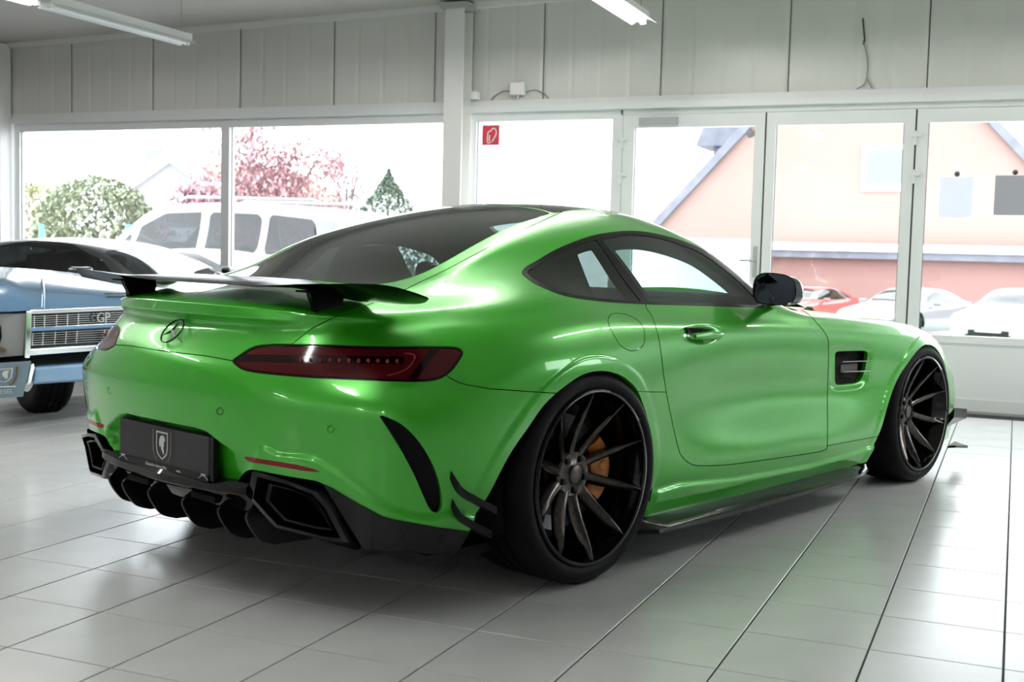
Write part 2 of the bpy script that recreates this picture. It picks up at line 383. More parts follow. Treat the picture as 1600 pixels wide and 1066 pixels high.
MB().tube(np.array([(-.003, .012, -.05), (-.003, .010, .0)]), .005, 6).build('sign_symbol', 'sign_white', sg_)
for (y0, z0, y1, z1, m, lab) in ((.57, 1.70, .345, 1.41, 'poster_white', 'white paper sheet on the pane of the right-hand door'), (.20, 1.71, -.06, 1.43, 'poster_grey', 'grey paper sheet on the door pane at the right edge')):
    p = thing('paper_sheet', lab, 'poster', (WX+.049, (y0+y1)/2, z0))
    MB().box2((-.001, (y0-y1)/2, z1-z0), (.001, -(y0-y1)/2, 0)).build('sheet', m, p)
    MB().lathe([(0, -.022), (.010, -.018), (.014, -.008), (.020, 0), (0, 0)], 16, 'x', (0, 0, .022)).build('suction_cup', 'rubber_brown', p, 50)
# ------------------------------------------------------------------ smooth surface from a cage that passes through given points
def cc_surface(T, faces, crease, level, iters=14):
    """target points + quads -> dense (V, N, F) Catmull-Clark surface through the points"""
    T = np.asarray(T, float); n = len(T)
    me = bpy.data.meshes.new('cage'); me.from_pydata([tuple(p) for p in T], [], faces)
    b = bmesh.new(); b.from_mesh(me); cl = b.edges.layers.float.new('crease_edge')
    for e in b.edges:
        k = tuple(sorted((e.verts[0].index, e.verts[1].index)))
        if k in crease: e[cl] = crease[k]
    b.to_mesh(me); b.free()
    o = bpy.data.objects.new('cage', me); COL.objects.link(o)
    md = o.modifiers.new('s', 'SUBSURF'); md.subdivision_type = 'CATMULL_CLARK'
    Vc = T.copy()
    for it in range(iters+1):
        md.levels = level if it == iters else 2
        me.vertices.foreach_set('co', Vc.ravel()); me.update()
        dg = bpy.context.evaluated_depsgraph_get(); dg.update(); ev = o.evaluated_get(dg); m2 = ev.to_mesh()
        V = np.empty(len(m2.vertices)*3); m2.vertices.foreach_get('co', V); V = V.reshape(-1, 3)
        if it < iters: Vc += (T-V[:n])*.9; ev.to_mesh_clear()
    N = np.empty(len(m2.vertices)*3); m2.vertices.foreach_get('normal', N); N = N.reshape(-1, 3)
    F = [tuple(p.vertices) for p in m2.polygons]
    ev.to_mesh_clear(); bpy.data.objects.remove(o); bpy.data.meshes.remove(me)
    return V, N, F
# ------------------------------------------------------------------ a surface that can be cut along outlines into panels
def sdf_poly(U, poly):
    """signed distance of points U (n,2) to a closed polygon, negative inside"""
    A = np.asarray(poly, float); B = np.roll(A, -1, 0); best = np.full(len(U), 1e9); ins = np.zeros(len(U), bool)
    for a, b in zip(A, B):
        d = b-a; L = d@d+1e-12; t = np.clip(((U-a)@d)/L, 0, 1)
        best = np.minimum(best, np.hypot(*(U-a-t[:, None]*d).T))
        c = (a[1] > U[:, 1]) != (b[1] > U[:, 1])
        with np.errstate(divide='ignore', invalid='ignore'):
            ins ^= c & (U[:, 0] < (b[0]-a[0])*(U[:, 1]-a[1])/(b[1]-a[1])+a[0])
    return np.where(ins, -best, best)
class Surf:
    """polygons in a padded index array (last index repeated), one tag per face"""
    W = 12
    def __init__(s, V, N, F, tag0='body'):
        s.V = np.array(V, float); s.N = np.array(N, float)
        s.F = np.array([tuple(f)+(f[-1],)*(s.W-len(f)) for f in F]); s.T = np.array([tag0]*len(F), dtype=object)
    @staticmethod
    def _poly(row):
        out = [int(row[0])]
        for i in row[1:]:
            if i != out[-1]: out.append(int(i))
        return out
    def cut(s, g, lev, tags, inside=None, outside=None, where=None):
        """split the faces tagged in tags along g==lev; the two sides get the tags inside / outside (None keeps, '' deletes)"""
        G = g(s.V)-lev; G[np.abs(G) < 1e-7] = 1e-7
        ok = np.isin(s.T, list(tags))
        if where is not None: ok &= where(s.V)[s.F].all(1)
        GF = G[s.F]; mn, mx = GF.min(1), GF.max(1)
        fin = ok & (mx < 0); fout = ok & (mn > 0); cross = np.where(ok & (mn < 0) & (mx > 0))[0]
        if inside is not None: s.T[fin] = inside
        if outside is not None: s.T[fout] = outside
        new = {}; nv = []; nn_ = []; nf = []; nt = []; base = len(s.V)
        for k in cross:
            f = s._poly(s.F[k]); t = s.T[k]; A = []; B = []
            for q, a in enumerate(f):
                b = f[(q+1) % len(f)]
                if a == b: continue
                (A if G[a] < 0 else B).append(a)
                if (G[a] < 0) != (G[b] < 0):
                    key = (a, b) if a < b else (b, a)
                    if key not in new:
                        w = G[a]/(G[a]-G[b]); p = s.V[a]*(1-w)+s.V[b]*w; n = s.N[a]*(1-w)+s.N[b]*w
                        new[key] = base+len(nv); nv.append(p); nn_.append(n/(np.linalg.norm(n)+1e-12))
                    A.append(new[key]); B.append(new[key])
            for P, tt in ((A, inside), (B, outside)):
                if 2 < len(P) <= s.W: nf.append(tuple(P)+(P[-1],)*(s.W-len(P))); nt.append(t if tt is None else tt)
        keep = np.ones(len(s.F), bool); keep[cross] = False
        s.F = s.F[keep]; s.T = s.T[keep]
        if nv:
            s.V = np.vstack([s.V, nv]); s.N = np.vstack([s.N, nn_]); s.F = np.vstack([s.F, np.array(nf)]); s.T = np.r_[s.T, np.array(nt, dtype=object)]
        keep = s.T != ''; s.F = s.F[keep]; s.T = s.T[keep]
    def panel(s, g, w, tags, inside, where=None):
        """cut out a panel and leave a gap of 2w round it"""
        s.cut(g, -w, tags, inside=inside, where=where)
        s.cut(g, w, [t for t in tags if t != inside], inside='', where=where)
    def faces(s, tags):
        return [tuple(s._poly(r)) for r in s.F[np.isin(s.T, list(tags))]]
    def extract(s, tags, flange=.012, lift=0.0, both=False, mirror=False, move=None):
        fs = s.faces(tags); fs = [f if f[0] != f[-1] else f[:-1] for f in fs]
        used = np.unique(np.concatenate([np.array(f) for f in fs])); mp = -np.ones(len(s.V), int); mp[used] = np.arange(len(used))
        N = s.N[used]; V = s.V[used]+N*lift
        F = [tuple(int(mp[i]) for i in f) for f in fs]
        VV = [V]; NN = [N]; FF = list(F); n0 = len(V)
        if flange:
            cnt = {}
            for f in F:
                for a, b in zip(f, f[1:]+f[:1]): k = (a, b) if a < b else (b, a); cnt[k] = cnt.get(k, 0)+1
            d1 = {}
            for f in F:
                for a, b in zip(f, f[1:]+f[:1]):
                    if cnt[(a, b) if a < b else (b, a)] == 1 and not (abs(V[a][1]) < 1e-5 and abs(V[b][1]) < 1e-5):
                        ids = []
                        for i in (a, b):
                            if i not in d1: d1[i] = n0+2*len(d1)
                            ids.append(d1[i])
                        FF.append((ids[1], ids[0], ids[0]+1, ids[1]+1))
            if d1:
                ex = np.empty((2*len(d1), 3)); 
                for i, j in d1.items(): ex[j-n0] = V[i]; ex[j-n0+1] = V[i]-N[i]*flange
                VV.append(ex); NN.append(np.zeros_like(ex))
        VV = np.vstack(VV); NN = np.vstack(NN)
        if mirror or both:
            V2 = VV*(1, -1, 1); N2 = NN*(1, -1, 1); F2 = [tuple(reversed(f)) for f in FF]
            if mirror: return V2, N2, F2
            o = len(VV); return np.vstack([VV, V2]), np.vstack([NN, N2]), FF+[tuple(i+o for i in f) for f in F2]
        return VV, NN, FF
def surf_obj(name, data, m, parent):
    V, N, F = data
    me = bpy.data.meshes.new(name); me.from_pydata([tuple(p) for p in V], [], F); me.shade_smooth()
    me.normals_split_custom_set_from_vertices([tuple(n) for n in N])
    return obj(name, me, m, parent)
# ------------------------------------------------------------------ the green coupe: points on the real surface (right half, car coordinates)
ROWS = ['b0', 'b1', 'b2', 'b3', 'b4', 'b5']
REAR = [  # stations from the middle of the tail to the rear corner, rows b0..b4, lip underside, b5 (lip)
 [(-.940,0,.27),(-.972,0,.45),(-.985,0,.612),(-.957,0,.725),(-.893,0,.806),(-.916,0,.850),(-.910,0,.887)],
 [(-.922,-.28,.27),(-.954,-.28,.45),(-.967,-.28,.615),(-.937,-.28,.725),(-.873,-.28,.806),(-.892,-.28,.850),(-.881,-.28,.884)],
 [(-.870,-.52,.26),(-.902,-.53,.45),(-.915,-.53,.62),(-.868,-.53,.73),(-.803,-.525,.806),(-.803,-.52,.847),(-.782,-.515,.877)],
 [(-.790,-.71,.215),(-.820,-.735,.45),(-.826,-.742,.622),(-.748,-.705,.735),(-.690,-.672,.805),(-.652,-.655,.848),(-.628,-.640,.876)]]
SIDE = [  # stations from the rear corner to the nose: rows b0..b4, b5 then u1..u4 (u of the first and last are shared with REAR / FRONT)
 [(-.660,-.870,.19),(-.672,-.91,.44),(-.668,-.925,.61),(-.595,-.885,.735),(-.535,-.845,.820),(-.47,-.755,.884)],
 [(-.36,-.930,.14),(-.33,-.972,.42),(-.33,-.990,.60),(-.33,-.984,.725),(-.32,-.943,.826),(-.29,-.835,.908),(-.275,-.69,.944),(-.30,-.56,.972),(-.36,-.43,.968),(-.45,0,.978)],
 [(0,-.95,.20),(0,-.985,.42),(0,-1.0,.60),(0,-1.0,.725),(0,-.962,.835),(0,-.865,.935),(0,-.745,1.005),(0,-.610,1.068),(0,-.47,1.105),(0,0,1.139)],
 [(.42,-.91,.15),(.42,-.965,.34),(.42,-.968,.54),(.42,-.968,.70),(.42,-.945,.81),(.42,-.872,.90),(.42,-.785,1.015),(.42,-.655,1.148),(.42,-.415,1.217),(.42,0,1.249)],
 [(.85,-.91,.14),(.85,-.968,.33),(.85,-.924,.51),(.85,-.942,.67),(.85,-.94,.785),(.85,-.868,.886),(.85,-.775,1.015),(.85,-.640,1.156),(.85,-.42,1.236),(.85,0,1.270)],
 [(1.25,-.91,.14),(1.25,-.967,.325),(1.25,-.907,.50),(1.25,-.928,.65),(1.25,-.935,.768),(1.25,-.872,.868),(1.25,-.785,.960),(1.25,-.665,1.045),(1.24,-.54,1.102),(1.22,0,1.205)],
 [(1.52,-.91,.145),(1.52,-.964,.32),(1.52,-.906,.49),(1.52,-.927,.63),(1.52,-.936,.748),(1.52,-.885,.838),(1.52,-.80,.866),(1.52,-.68,.905),(1.51,-.575,.956),(1.50,0,1.085)],
 [(1.76,-.91,.15),(1.76,-.960,.31),(1.76,-.910,.48),(1.76,-.928,.61),(1.76,-.937,.732),(1.76,-.892,.818),(1.76,-.80,.842),(1.76,-.69,.854),(1.76,-.575,.868),(1.80,0,.950)],
 [(2.15,-.92,.17),(2.15,-.955,.33),(2.15,-.945,.50),(2.15,-.958,.62),(2.15,-.952,.72),(2.15,-.895,.795),(2.15,-.79,.819),(2.15,-.62,.815),(2.15,-.42,.825),(2.15,0,.85)],
 [(2.63,-.925,.20),(2.63,-.96,.38),(2.63,-.972,.54),(2.63,-.97,.63),(2.63,-.945,.70),(2.63,-.885,.754),(2.63,-.79,.775),(2.63,-.62,.765),(2.63,-.42,.768),(2.63,0,.785)],
 [(3.0,-.890,.16),(3.0,-.912,.34),(3.0,-.914,.49),(3.0,-.905,.57),(3.0,-.875,.635),(3.0,-.815,.68),(3.0,-.73,.695),(3.0,-.58,.692),(3.0,-.40,.695),(3.0,0,.71)],
 [(3.27,-.825,.15),(3.31,-.832,.32),(3.30,-.82,.46),(3.26,-.80,.53),(3.21,-.76,.575),(3.17,-.68,.60)]]
FRONT = [
 [(3.38,-.66,.15),(3.41,-.66,.32),(3.40,-.65,.45),(3.37,-.63,.52),(3.33,-.60,.565),(3.27,-.56,.595)],
 [(3.45,-.46,.15),(3.48,-.46,.32),(3.47,-.46,.45),(3.44,-.45,.52),(3.40,-.44,.565),(3.35,-.42,.60)],
 [(3.50,-.23,.15),(3.53,-.23,.32),(3.52,-.23,.45),(3.49,-.23,.525),(3.45,-.22,.57),(3.40,-.21,.605)],
 [(3.52,0,.15),(3.55,0,.32),(3.54,0,.45),(3.51,0,.525),(3.47,0,.57),(3.42,0,.61)]]
def _mid(st, nxt):
    a, b, c, d = (np.array(p, float) for p in (st[3], st[4], st[5], nxt))
    return tuple((9*(b+c)-(a+d))/16)
for _k, _st in enumerate(SIDE):
    _st.insert(5, _mid(_st, _st[6] if len(_st) > 6 else 2*np.array(_st[5])-np.array(_st[4])))
for _st in FRONT: _st.insert(5, _mid(_st, 2*np.array(_st[5])-np.array(_st[4])))
def car_cage():
    T = []; idx = {}; faces = []; crease = {}
    def vid(side, key, p):
        if abs(p[1]) < 1e-9: side = 0
        k = (side, key)
        if k not in idx: idx[k] = len(T); T.append((p[0], p[1]*(-1 if side == 2 else 1), p[2]))
        return idx[k]
    for side in (1, 2):
        rings = REAR+SIDE+FRONT; nr, ns = len(REAR), len(SIDE)
        g = [[vid(side, ('r', i, j), st[j]) for j in range(7)] for i, st in enumerate(rings)]
        for i in range(len(rings)-1):
            for j in range(6):
                q = [g[i][j], g[i+1][j], g[i+1][j+1], g[i][j+1]]; faces.append(q if side == 1 else q[::-1])
        up = []
        for i, st in enumerate(SIDE):
            if i == 0: up.append([g[nr][6]]+[g[nr-1-k][6] for k in range(4)])
            elif i == ns-1: up.append([g[nr+i][6]]+[g[nr+i+1+k][6] for k in range(4)])
            else: up.append([g[nr+i][6]]+[vid(side, ('u', i, j), st[6+j]) for j in range(1, 5)])
        for i in range(ns-1):
            for j in range(4):
                q = [up[i][j], up[i+1][j], up[i+1][j+1], up[i][j+1]]; faces.append(q if side == 1 else q[::-1])
        def cr(a, b, v): crease[(min(a, b), max(a, b))] = v
        for i, w in enumerate((.95, .9, .4)): cr(g[i][6], g[i+1][6], w); cr(g[i][5], g[i+1][5], w*.8)     # ducktail lip
        for i in range(0, 4): cr(g[i][2], g[i+1][2], .35)       # bumper crease
    return T, faces, crease
# ------------------------------------------------------------------ build the green coupe
def vnormals(V, F):
    """smooth vertex normals of quads/tris (F padded or plain quads)"""
    F = np.asarray(F); A, B, C_, D = (V[F[:, k]] for k in range(4)); n = np.cross(C_-A, D-B); N = np.zeros_like(V)
    for k in range(4): np.add.at(N, F[:, k], n)
    return N/(np.linalg.norm(N, axis=1, keepdims=True)+1e-12)
def sstep(x, a, b): t = np.clip((x-a)/(b-a), 0, 1); return t*t*(3-2*t)
def gpix(poly, closed=True, sub=5, smooth=True):
    P = spline(poly, closed=True, sub=sub) if smooth else np.array(poly, float)
    return lambda V: sdf_poly(carpix(V), P)
def gax(poly, i, j, sub=5, smooth=True):
    P = spline(poly, closed=True, sub=sub) if smooth else np.array(poly, float)
    return lambda V: sdf_poly(V[:, [i, j]], P)
# outlines read from the photograph (pixels) or drawn in the car's own planes (metres)
ARCH_R = [(-.56,.02),(-.512,.252),(-.456,.341),(-.392,.46),(-.33,.535),(-.248,.619),(-.12,.683),(-.017,.697),(.09,.683),(.166,.653),(.232,.608),(.305,.50),(.347,.372),(.340,.269),(.30,.18),(.24,.02)]
ARCH_F = [(2.03,.02),(2.083,.161),(2.151,.286),(2.217,.414),(2.312,.542),(2.414,.625),(2.521,.667),(2.63,.677),(2.74,.657),(2.84,.60),(2.92,.52),(2.972,.42),(2.985,.31),(2.97,.2),(2.92,.02)]
LAMP = [(362.5,563.7),(375,553.7),(395,541.5),(420,537.5),(457.5,537.3),(575,539.5),(675,540.7),(710,541.8),(721,546),(723.5,554),(711,574),(697.5,587),(680,594.5),(650,597),(575,595),(480,590.5),(412.5,584.5),(382.5,579.5),(370,572.5)]
BUMPER = [(60,528),(174,540),(205,543.5),(240,547),(280,551.5),(320,556),(362.5,563.7),(430,568),(690,578),(700,589),(712,595.5),(726,601),(765,607.5),(841,613),(930,618),(930,1000),(0,1000),(0,520)]
HATCH = [(60,528),(174,540),(205,543.5),(240,547),(280,551.5),(320,556),(362.5,563.7),(400,566),(440,560),(457,537),(488,512.6),(535.5,490),(573.6,477),(634,452),(700,420),(760,388),(800,367),(850,344),(880,330),(880,150),(0,150)]
LOWER = [(100,690),(189,718.5),(254.5,737),(329,751.5),(356,757),(364,757),(370,752),(381,739),(387,735),(394,733.8),(450,744.6),(494,751.5),(519,762.5),(560,787),(596,806.5),(615,812),(684,824),(752.5,832.5),(800,838),(800,1100),(60,1100)]
SLOT = [(592.8,648.8),(608.6,653.8),(626.6,662.8),(644.6,678.6),(660.4,698.8),(676,725.9),(686,752.9),(690.8,777.7),(690,793.4),(685,800.2),(678.4,800.9),(671.6,795.7),(662.6,777.7),(646.8,741.6),(628.8,707.8),(610.8,678.6),(598.4,659.4)]
REFL = [(381,713.6),(406,717),(450,724),(483,731),(501,737.8),(480,736.5),(461,733.8),(411.5,725.6),(392,722.4)]
DOOR = [(1009,476),(1019,495),(1030,532.5),(1039,600),(1049,653),(1060,701),(1066,714),(1074,722),(1083,726.5),(1096,728),(1142.6,726),(1225,714.5),(1278,706.5),(1288,703),(1292.7,694),(1292.9,619),(1294.6,545),(1292.5,527),(1281,510),(1262.7,491),(1240,480.5),(1190,470),(1100,440),(1020,440)]
SILL = [(985,612),(1000,612),(1044,613),(1075,640),(1250,680),(1292,697),(1377,681),(1420,673),(1420,900),(940,900),(940,612)]
WIN_OUT = [(815,426),(822,417),(836,409),(867.5,390.6),(905,375),(936,366),(980,361),(1017.5,364),(1061,375),(1099,390.6),(1136,417),(1164,440.6),(1186,463),(1194,475),(1193,480.8),(1186,481),(1148.8,479.9),(1080,477.6),(1009.7,475.6),(967.5,473.4),(930,470),(883,462.5),(842.5,447),(822,434)]
WIN_Q = [(824,427),(836,417),(870,398),(905,382.5),(928,376),(934,378),(950,401),(975,438),(1000,469.5),(997,471),(967.5,469),(930,465.5),(886,458),(846,443)]
WIN_D = [(943,378),(950,373),(980,367.5),(1017,370),(1059,381),(1096,396.5),(1132,422),(1160,446),(1182,469),(1184,476.5),(1148,475.6),(1080,473.6),(1016,471.8),(1011,469),(985,432),(962,402)]
FUEL = [(950,500),(952,509),(960,525),(970.6,540.6),(986,548.5),(999,545),(1005.6,537.5),(1007.5,525),(1005,512.5),(995.6,500),(980,492),(964,489.5),(954,492.5)]
VENT = [(1304.8,555),(1305.8,551.6),(1309.7,549.3),(1330,548.6),(1349,548.4),(1354.3,550),(1355.7,553.5),(1354.7,563),(1351,579.4),(1345.8,592),(1338.6,598),(1325,600),(1309.7,601.4),(1305.8,599.6),(1304.5,592.5),(1304.3,575)]
RGLASS = [(-.51,0),(-.495,-.2),(-.45,-.37),(-.40,-.43),(-.30,-.462),(-.2,-.470),(0,-.470),(.2,-.446),(.38,-.425),(.425,-.405),(.45,-.3),(.47,0),(.45,.3),(.38,.425),(-.2,.47),(-.45,.37)]
ROOFP = [(.49,0),(.47,-.3),(.445,-.405),(.47,-.42),(.70,-.405),(.93,-.43),(.965,-.40),(1.0,-.25),(1.015,0),(1.0,.25),(.93,.43),(.47,.42)]
WSHIELD = [(1.04,0),(1.025,-.25),(.995,-.41),(1.02,-.455),(1.25,-.525),(1.52,-.57),(1.66,-.58),(1.76,-.50),(1.85,-.25),(1.88,0),(1.85,.25),(1.66,.58),(1.0,.42)]
BONNET = [(1.93,0),(1.90,-.25),(1.82,-.52),(1.80,-.70),(1.95,-.735),(2.5,-.735),(2.95,-.68),(3.1,-.60),(3.17,-.4),(3.19,0),(3.1,.6),(1.8,.7)]
RIDGE = [(392,900),(398,712),(440,709),(490,715),(525,735),(560,762),(600,787),(640,803),(672,806),(700,800),(760,820),(760,900)]
PLATE_RECESS = [(.30,.508),(0,.512),(-.22,.509),(-.258,.502),(-.31,.477),(-.382,.447),(-.402,.425),(-.400,.400),(-.372,.365),(-.34,.335),(-.2,.29),(0,.28),(.3,.28)]
def build_coupe():
    car = thing('sports_coupe', 'bright green two-door sports coupe with black rear wing and dark ten-spoke wheels', 'car', CAR_LOC, CAR_TH)
    T, F, crease = car_cage()
    V, N, F = cc_surface(T, F, crease, 5)
    F = np.array(F); F = F[(V[F][:, :, 1] < 1e-5).all(1)]
    used = np.unique(F); mp = np.zeros(len(V), int); mp[used] = np.arange(len(used)); V = V[used]; N = N[used]; F = mp[F]
    V[:, 1] = np.minimum(V[:, 1], 0)
    # relief on the panels
    side = V[:, 1] < -.6
    d = gax(ARCH_R, 0, 2)(V); V += N*(.0045*sstep(-d, -.050, -.040)*side*(d > -.03))[:, None]        # raised arch lips
    d = gax(ARCH_F, 0, 2)(V); V += N*(.0045*sstep(-d, -.045, -.035)*side*(d > -.03))[:, None]
    d = gpix(RIDGE)(V); m = (V[:, 0] < -.4) & (V[:, 1] < -.3)
    V += N*(.010*sstep(-d, -6, 8)*m)[:, None]                                                        # bulge above the exhausts
    Up = carpix(V); e = np.hypot((Up[:, 0]-1097)/33, (Up[:, 1]-523)/17); m = side & (V[:, 0] < 1.2)
    V -= N*(.020*(1-sstep(e, .25, 1.0))*m)[:, None]                                                  # bowl of the door handle
    d = gpix(VENT)(V); m = side & (V[:, 0] > 1.5)
    V -= N*(.012*sstep(-d, -11, -2)*m)[:, None]
    d = gpix([(1000,812),(1024,768),(1060,757),(1150,748),(1260,728),(1330,708),(1385,690),(1400,780),(1000,880)], smooth=False)(V)
    V += N*(.012*sstep(-d, -2.5, 2.5)*(V[:, 1] < -.8)*(V[:, 0] > .2)*(V[:, 0] < 2.2))[:, None]          # ledge along the sill
    N2 = vnormals(V, F); c = np.abs(V[:, 1]) < 1e-6; N2[c, 1] = 0; N2 /= np.linalg.norm(N2, axis=1, keepdims=True)
    S = Surf(V, N2, F)
    sd = lambda V: V[:, 1] < -.5
    S.cut(gax(ARCH_R, 0, 2), 0, ['body'], inside='', where=sd)
    S.cut(gax(ARCH_F, 0, 2), 0, ['body'], inside='', where=sd)
    rear = lambda V: V[:, 0] < -.3
    S.cut(gpix(LOWER, smooth=False), 0, ['body'], inside='low', where=rear)
    S.cut(lambda V: carpix(V)[:, 0]-533+(carpix(V)[:, 1]-800)*-.62, 0, ['low'], inside='')
    S.cut(gpix([(480,700),(543,856),(642,862),(755,871.5),(790,873),(790,1100),(300,1100),(300,700)], smooth=False), 0, ['low'], inside='')
    S.cut(gpix(LAMP), 0, ['body'], inside='lamp', where=lambda V: V[:, 0] < -.35)
    S.panel(gpix(SLOT), 0, ['body'], 'slot', where=rear)
    S.panel(gpix(REFL), 0, ['body'], 'reflector', where=rear)
    for q, (su, sv) in enumerate(((517, 671), (344, 643))):
        g = lambda V, su=su, sv=sv: np.hypot((carpix(V)[:, 0]-su)/1.0, (carpix(V)[:, 1]-sv)/1.05)-5.2
        S.panel(g, .55, ['body'], 'sensor%d' % q, where=rear)
    # side glazing
    upm = lambda V: (V[:, 1] < -.45) & (V[:, 2] > .8) & (V[:, 0] > -.4) & (V[:, 0] < 1.75)
    S.cut(gpix(WIN_OUT), 0, ['body'], inside='trim', where=upm)
    S.cut(gpix(WIN_Q), 0, ['trim'], inside='glass_q', where=upm)
    S.cut(gpix(WIN_D), 0, ['trim'], inside='glass_d', where=upm)
    # roof, screens
    top = lambda V: (V[:, 2] > .84) & (V[:, 1] > -.66)
    S.cut(gax(RGLASS, 0, 1), 0, ['body'], inside='rglass', where=top)
    S.cut(gax(ROOFP, 0, 1), 0, ['body'], inside='roof', where=lambda V: V[:, 2] > 1.1)
    S.cut(gax(WSHIELD, 0, 1), 0, ['body'], inside='wshield', where=top)
    # panel gaps
    S.panel(gpix(BUMPER, smooth=False), .75, ['body'], 'bumper', where=lambda V: V[:, 0] < 0)
    S.panel(gpix(HATCH, smooth=False), .65, ['body'], 'hatch', where=lambda V: (V[:, 0] < .60) & (V[:, 1] > -.80))
    S.panel(gpix(DOOR), .65, ['body'], 'door', where=lambda V: (V[:, 1] < -.6) & (V[:, 0] < 2.0) & (V[:, 0] > .2))
    S.panel(gpix(SILL, smooth=False), .5, ['body'], 'sill', where=lambda V: (V[:, 1] < -.6) & (V[:, 0] < 2.4) & (V[:, 0] > .1) & (V[:, 2] < .75))
    S.panel(gpix(FUEL), .55, ['body'], 'fuel', where=lambda V: (V[:, 1] < -.7) & (V[:, 0] < .5))
    S.cut(gpix(VENT), 0, ['body'], inside='vent', where=lambda V: (V[:, 1] < -.7) & (V[:, 0] > 1.5))
    S.panel(gax(BONNET, 0, 1), .002, ['body'], 'bonnet', where=lambda V: (V[:, 2] > .55) & (V[:, 0] > 1.7))
    # plate recess: push the middle of the bumper in
    g = gax(PLATE_RECESS, 1, 2, smooth=False)
    S.cut(g, 0, ['bumper'], inside='recw', where=rear); S.cut(g, -.022, ['recw'], inside='recf', where=rear)
    d = g(S.V); ids = np.unique(S.F[np.isin(S.T, ['recw', 'recf'])]); k = np.clip(-d[ids]/.022, 0, 1)
    S.V[ids, 0] += .038*k; S.N[ids[k > .02]] = 0; S.T[np.isin(S.T, ['recw', 'recf'])] = 'bumper'
    # ---- parts
    surf_obj('body_shell', S.extract(['body'], .020, both=True), 'car_green', car)
    surf_obj('rear_bumper', S.extract(['bumper'], .022, both=True), 'car_green', car)['label'] = 'green rear bumper with side vents'
    hatch = surf_obj('boot_lid', S.extract(['hatch'], .018, both=True), 'car_green', car)
    surf_obj('bonnet', S.extract(['bonnet'], .015, both=True), 'car_green', car)
    surf_obj('rear_screen', S.extract(['rglass'], .004, lift=.001, both=True), 'tinted_glass', car)
    surf_obj('roof_panel', S.extract(['roof'], .010, lift=.001, both=True), 'gloss_black', car)['label'] = 'glossy black roof panel'
    surf_obj('windscreen', S.extract(['wshield'], .004, both=True), 'door_glass', car)
    low = surf_obj('bumper_corner', S.extract(['low'], .03, lift=.004), 'gloss_black', car); low['label'] = 'gloss black lower corner of the bumper'
    surf_obj('bumper_corner', S.extract(['low'], .03, lift=.004, mirror=True), 'gloss_black', car)
    for mir in (False, True):
        sgn = -1 if not mir else 1
        def ex(name, tags, m, par=car, **k): return surf_obj(name, S.extract(tags, mirror=mir, **k), m, par)
        ex('side_skirt', ['sill'], 'car_green', flange=.02)
        door = ex('door', ['door'], 'car_green', flange=.018)
        ex('door_window', ['glass_d'], 'door_glass', par=door, flange=.003, lift=-.001)
        ex('quarter_window', ['glass_q'], 'tinted_glass', flange=.003, lift=-.001)
        ex('window_trim', ['trim'], 'satin_black', flange=.012, lift=.001)
        ex('fuel_flap' if not mir else 'flank_cover', ['fuel'], 'car_green', flange=.008)
        ex('vent_slot', ['slot'], 'matte_black', flange=0, lift=-.014)
        ex('reflector', ['reflector'], 'reflector_red', flange=0, lift=-.0005)
        for q in range(2): ex('parking_sensor', ['sensor%d' % q], 'car_green', flange=.004, lift=-.0005)
        # tail lamp: dark housing, red inner lens, light strip
        lamp = ex('tail_lamp', ['lamp'], 'lamp_red_dark', flange=.02, lift=-.004)
        g2 = gpix(LAMP); L = Surf(S.V, S.N, [f for f in S.faces(['lamp'])])
        L.cut(g2, -4.5, ['body'], inside='lens', outside='')
        L.cut(lambda V: np.abs((carpix(V)[:, 0]-662)-(carpix(V)[:, 1]-568)*-.75)-7, 0, ['lens'], inside='bar')
        L.cut(lambda V: np.maximum(np.abs(carpix(V)[:, 1]-561-(carpix(V)[:, 0]-500)*.012)-6.0, carpix(V)[:, 0]-632), 0, ['lens'], inside='strip')
        surf_obj('lens', L.extract(['lens'], 0, lift=-.002, mirror=mir), 'lamp_red', lamp)
        surf_obj('light_strip', L.extract(['strip'], 0, lift=-.0025, mirror=mir), 'lamp_red_dark', lamp)
        surf_obj('light_bar', L.extract(['bar'], 0, lift=-.0025, mirror=mir), 'lamp_red_dark', lamp)
        for q in range(11):       # bead row inside the lamp
            gu = 470+q*15.0; gv = 562.5+q*.25
            P = gpt(S, gu, gv, 'lamp'); P = P*(1, -1 if mir else 1, 1)
            MB().lathe([(0.001, -.002), (.006, -.001), (.0065, .002)], 10, 'x', P).build('lamp_bead', 'lamp_glow', lamp, 60)
        arcp = [gpt(S, u, v, 'lamp')*(1, -1 if mir else 1, 1) for u, v in ((632,552.5),(643,553.5),(648,557),(645,566),(636,576),(622,583),(605,587))]
        MB().tube(spline(arcp, sub=5), .0022, 6).build('light_hook', 'lamp_glow', lamp, 60)
        # vent in the front wing
        vent = ex('wing_vent', ['vent'], 'matte_black', flange=0, lift=-.030)
        P0 = np.array([gpt(S, u, v, 'vent') for u, v in ((1306,551),(1354,551),(1340,597),(1306,599))])
        cen = P0.mean(0); mm = MB()
        for q in range(-16, 17):
            for sl in (1, -1):
                a = np.array([cen[0]+q*.016-.07, cen[1]+.020, cen[2]-.07*sl]); b = np.array([cen[0]+q*.016+.07, cen[1]+.020, cen[2]+.07*sl])
                pa = carpix(np.linspace(a, b, 40)); ins = sdf_poly(pa, np.array(VENT)) < 1.0
                if ins.sum() > 2:
                    pts = np.linspace(a, b, 40)[ins]; mm.tube([pts[0]*(1, sgn*-1, 1), pts[-1]*(1, sgn*-1, 1)], .0016, 4)
        go = mm.build('vent_mesh', 'satin_black', vent); go['kind'] = 'stuff'
